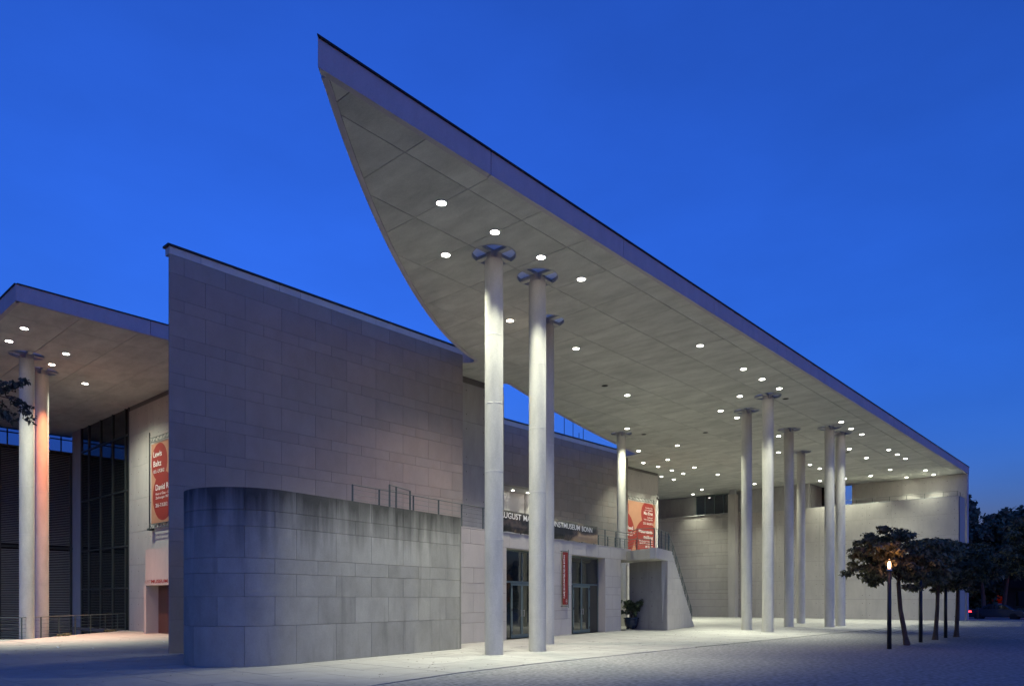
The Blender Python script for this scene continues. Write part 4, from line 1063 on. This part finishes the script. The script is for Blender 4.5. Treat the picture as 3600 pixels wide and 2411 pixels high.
rng = np.random.default_rng(31)
hd = thing('hedge', 'long low dark hedge beyond the road', 'hedge', (85.6, 10, 0))
cs_ = [(rng.uniform(-.4, .4), rng.uniform(-12, 16), rng.uniform(.15, .65)) for _ in range(220)]
add_leaves('foliage', leaf_cloud(cs_, [(.45, .5, .3)] * 220, 45, .16, rng), 'leaf_far', hd)
cs_ = [(rng.uniform(-3, 3), rng.uniform(-40, 60), rng.uniform(.3, 8.5)) for _ in range(420)]
add_leaves('horizon_glow_screen', leaf_cloud(cs_, [(2.2, 2.4, 1.6)] * 420, 60, .75, rng), 'leaf_far', None).location = (122, 15, 0)  # added leaf band that blocks the orange horizon glow behind the street trees
hs = thing('dark_house', 'low dark house with wide window behind the street trees', 'house', (98.0, 14.0, 0), R(-90))
MB().box(0, 12, 0, 8, -.1, 5.2).build('wall', 'house', hs); MB().box(-.4, 12.4, -.5, 8.4, 5.2, 5.6).build('roof', 'black', hs)
MB().box(-.2, 12.2, -.2, -.002, 3.0, 3.3).build('fascia', 'house', hs)
for x in (1.2, 4.6, 8.2):
    q = MB().box(x, x + 2.6, -.05, .02, .9, 2.7).build('window', 'dark_frame', hs); MB().box(x + .1, x + 2.5, -.07, -.055, 1.0, 2.6).build('pane', 'glass', q)
bo_ = thing('bollard', 'thin dark bollard at the kerb beside the concrete end wall', 'bollard', (75.2, 12.55, 0))
MB().cyl(0, 0, -.02, .95, .06, n=12).build('post', 'black', bo_); MB().lathe(0, 0, [(.06, .95), (.045, 1.0), (0, 1.02)], n=12).build('cap', 'black', bo_)
def car(y, label, x=78.6):
    t = thing('car', label, 'car', (x, y, -.13), 0, 'cars on the street')
    prof = [(-2.1, .28), (-2.15, .62), (-2.02, .86), (-1.3, .95), (-.75, 1.36), (.55, 1.42), (1.35, 1.0), (2.0, .9), (2.15, .6), (2.1, .28)]
    tfc = lambda a, b, c: (c, a, b)
    body = MB().prism(prof[::-1], -.82, .82, tf=tfc).build('body', 'carpaint', t)
    bmod = body.modifiers.new('b', 'BEVEL'); bmod.width = .06; bmod.segments = 2
    for sx in (-.825, .825):
        for pr in ([(-1.1, .98), (-.68, 1.3), (-.1, 1.34), (-.1, .98)], [(0, .98), (0, 1.345), (.5, 1.35), (1.1, .98)]):
            MB().prism(pr[::-1], sx - .006, sx + .006, tf=tfc).build('side_window', 'glass', t)
        for yy in (-1.35, 1.35):
            a = [(yy + .31 * math.cos(k * math.pi / 10), .31 + .31 * math.sin(k * math.pi / 10)) for k in range(20)]
            wq = MB().prism(a, sx - .1, sx + .03 * (1 if sx > 0 else -1) + (.1 if sx > 0 else 0) * 0 + (.0), tf=tfc).build('wheel', 'tyre', t)
            c = [(yy + .19 * math.cos(k * math.pi / 8), .31 + .19 * math.sin(k * math.pi / 8)) for k in range(16)]
            MB().prism(c, sx - .035, sx + (.035 if sx > 0 else -.035), tf=tfc).build('rim', 'rim', wq)
    for sx in (-.66, .66):
        MB().box(sx - .16, sx + .16, 2.05, 2.17, .68, .82).build('tail_light', 'tail', t)
        MB().box(sx - .15, sx + .15, -2.17, -2.1, .62, .75).build('headlight', 'letters', t)
    for sx in (-.835, .81): MB().box(sx, sx + .025, 1.86, 2.1, .70, .82).build('tail_light', 'tail', t)
car(11.6, 'dark car with red tail lights on the street beyond the cobbles')
car(6.2, 'second dark car on the street past the round trees', x=81.8)

# ------------------------------------------------------------------ branch reaching in from a tree beside the path
ot = thing('overhanging_tree', 'thin leafy branch hanging in beside the entrance canopy', 'tree', (-3.38, 14.22, 0))
tr = MB(); tr.tube([(0, 0, -.3), (0, 0, .3), (.1, 0, 2.5), (.15, .1, 5.5), (.2, .1, 8)], [.24, .2, .16, .12, .05], n=10)
tr.tube([(.12, 0, 5.0), (2.0, .1, 6.0), (4.2, .2, 6.35), (5.6, .2, 6.0), (6.6, .15, 5.75)], [.08, .055, .035, .02, .008], n=7)
tr.tube([(.1, 0, 4.0), (2.0, -.1, 4.7), (4.4, 0, 5.0), (6.0, .1, 5.1), (7.0, .0, 5.0)], [.07, .045, .028, .016, .006], n=7)
rng = np.random.default_rng(44); cs_ = []; rs_ = []
for (px_, pz_) in ((1.6, 5.85), (2.4, 6.1), (3.1, 6.2), (3.8, 6.3), (4.6, 6.35), (5.2, 6.2), (5.8, 6.0), (6.3, 5.85)):
    for k in range(3): cs_.append((px_ + rng.normal() * .12, .2 + rng.normal() * .15, pz_ + rng.normal() * .15)); rs_.append((.16, .16, .09))
for k in range(110):
    f_ = rng.random(); px_ = (5.4 + 1.5 * f_) if k < 34 else (1.6 + 3.8 * f_); sgn = rng.choice([-1, 1]); ln = rng.uniform(.25, .65)
    p0 = Vector((px_, .05, 5.02 + .1 * math.sin(px_))); p1 = p0 + Vector((ln * .8, rng.normal() * .2, sgn * ln * .55))
    tr.tube([p0, (p0 + p1) / 2 + Vector((0, 0, .04)), p1], [.008, .006, .003], n=5)
    for q in np.linspace(.3, 1, 5):
        c = p0 + (p1 - p0) * float(q); cs_.append(tuple(c)); rs_.append((.09, .07, .05))
tr.build('trunk', 'bark', ot, smooth=True)
add_leaves('crown', leaf_cloud(cs_, rs_, 6, .06, rng, droop=.5), 'needle', ot)
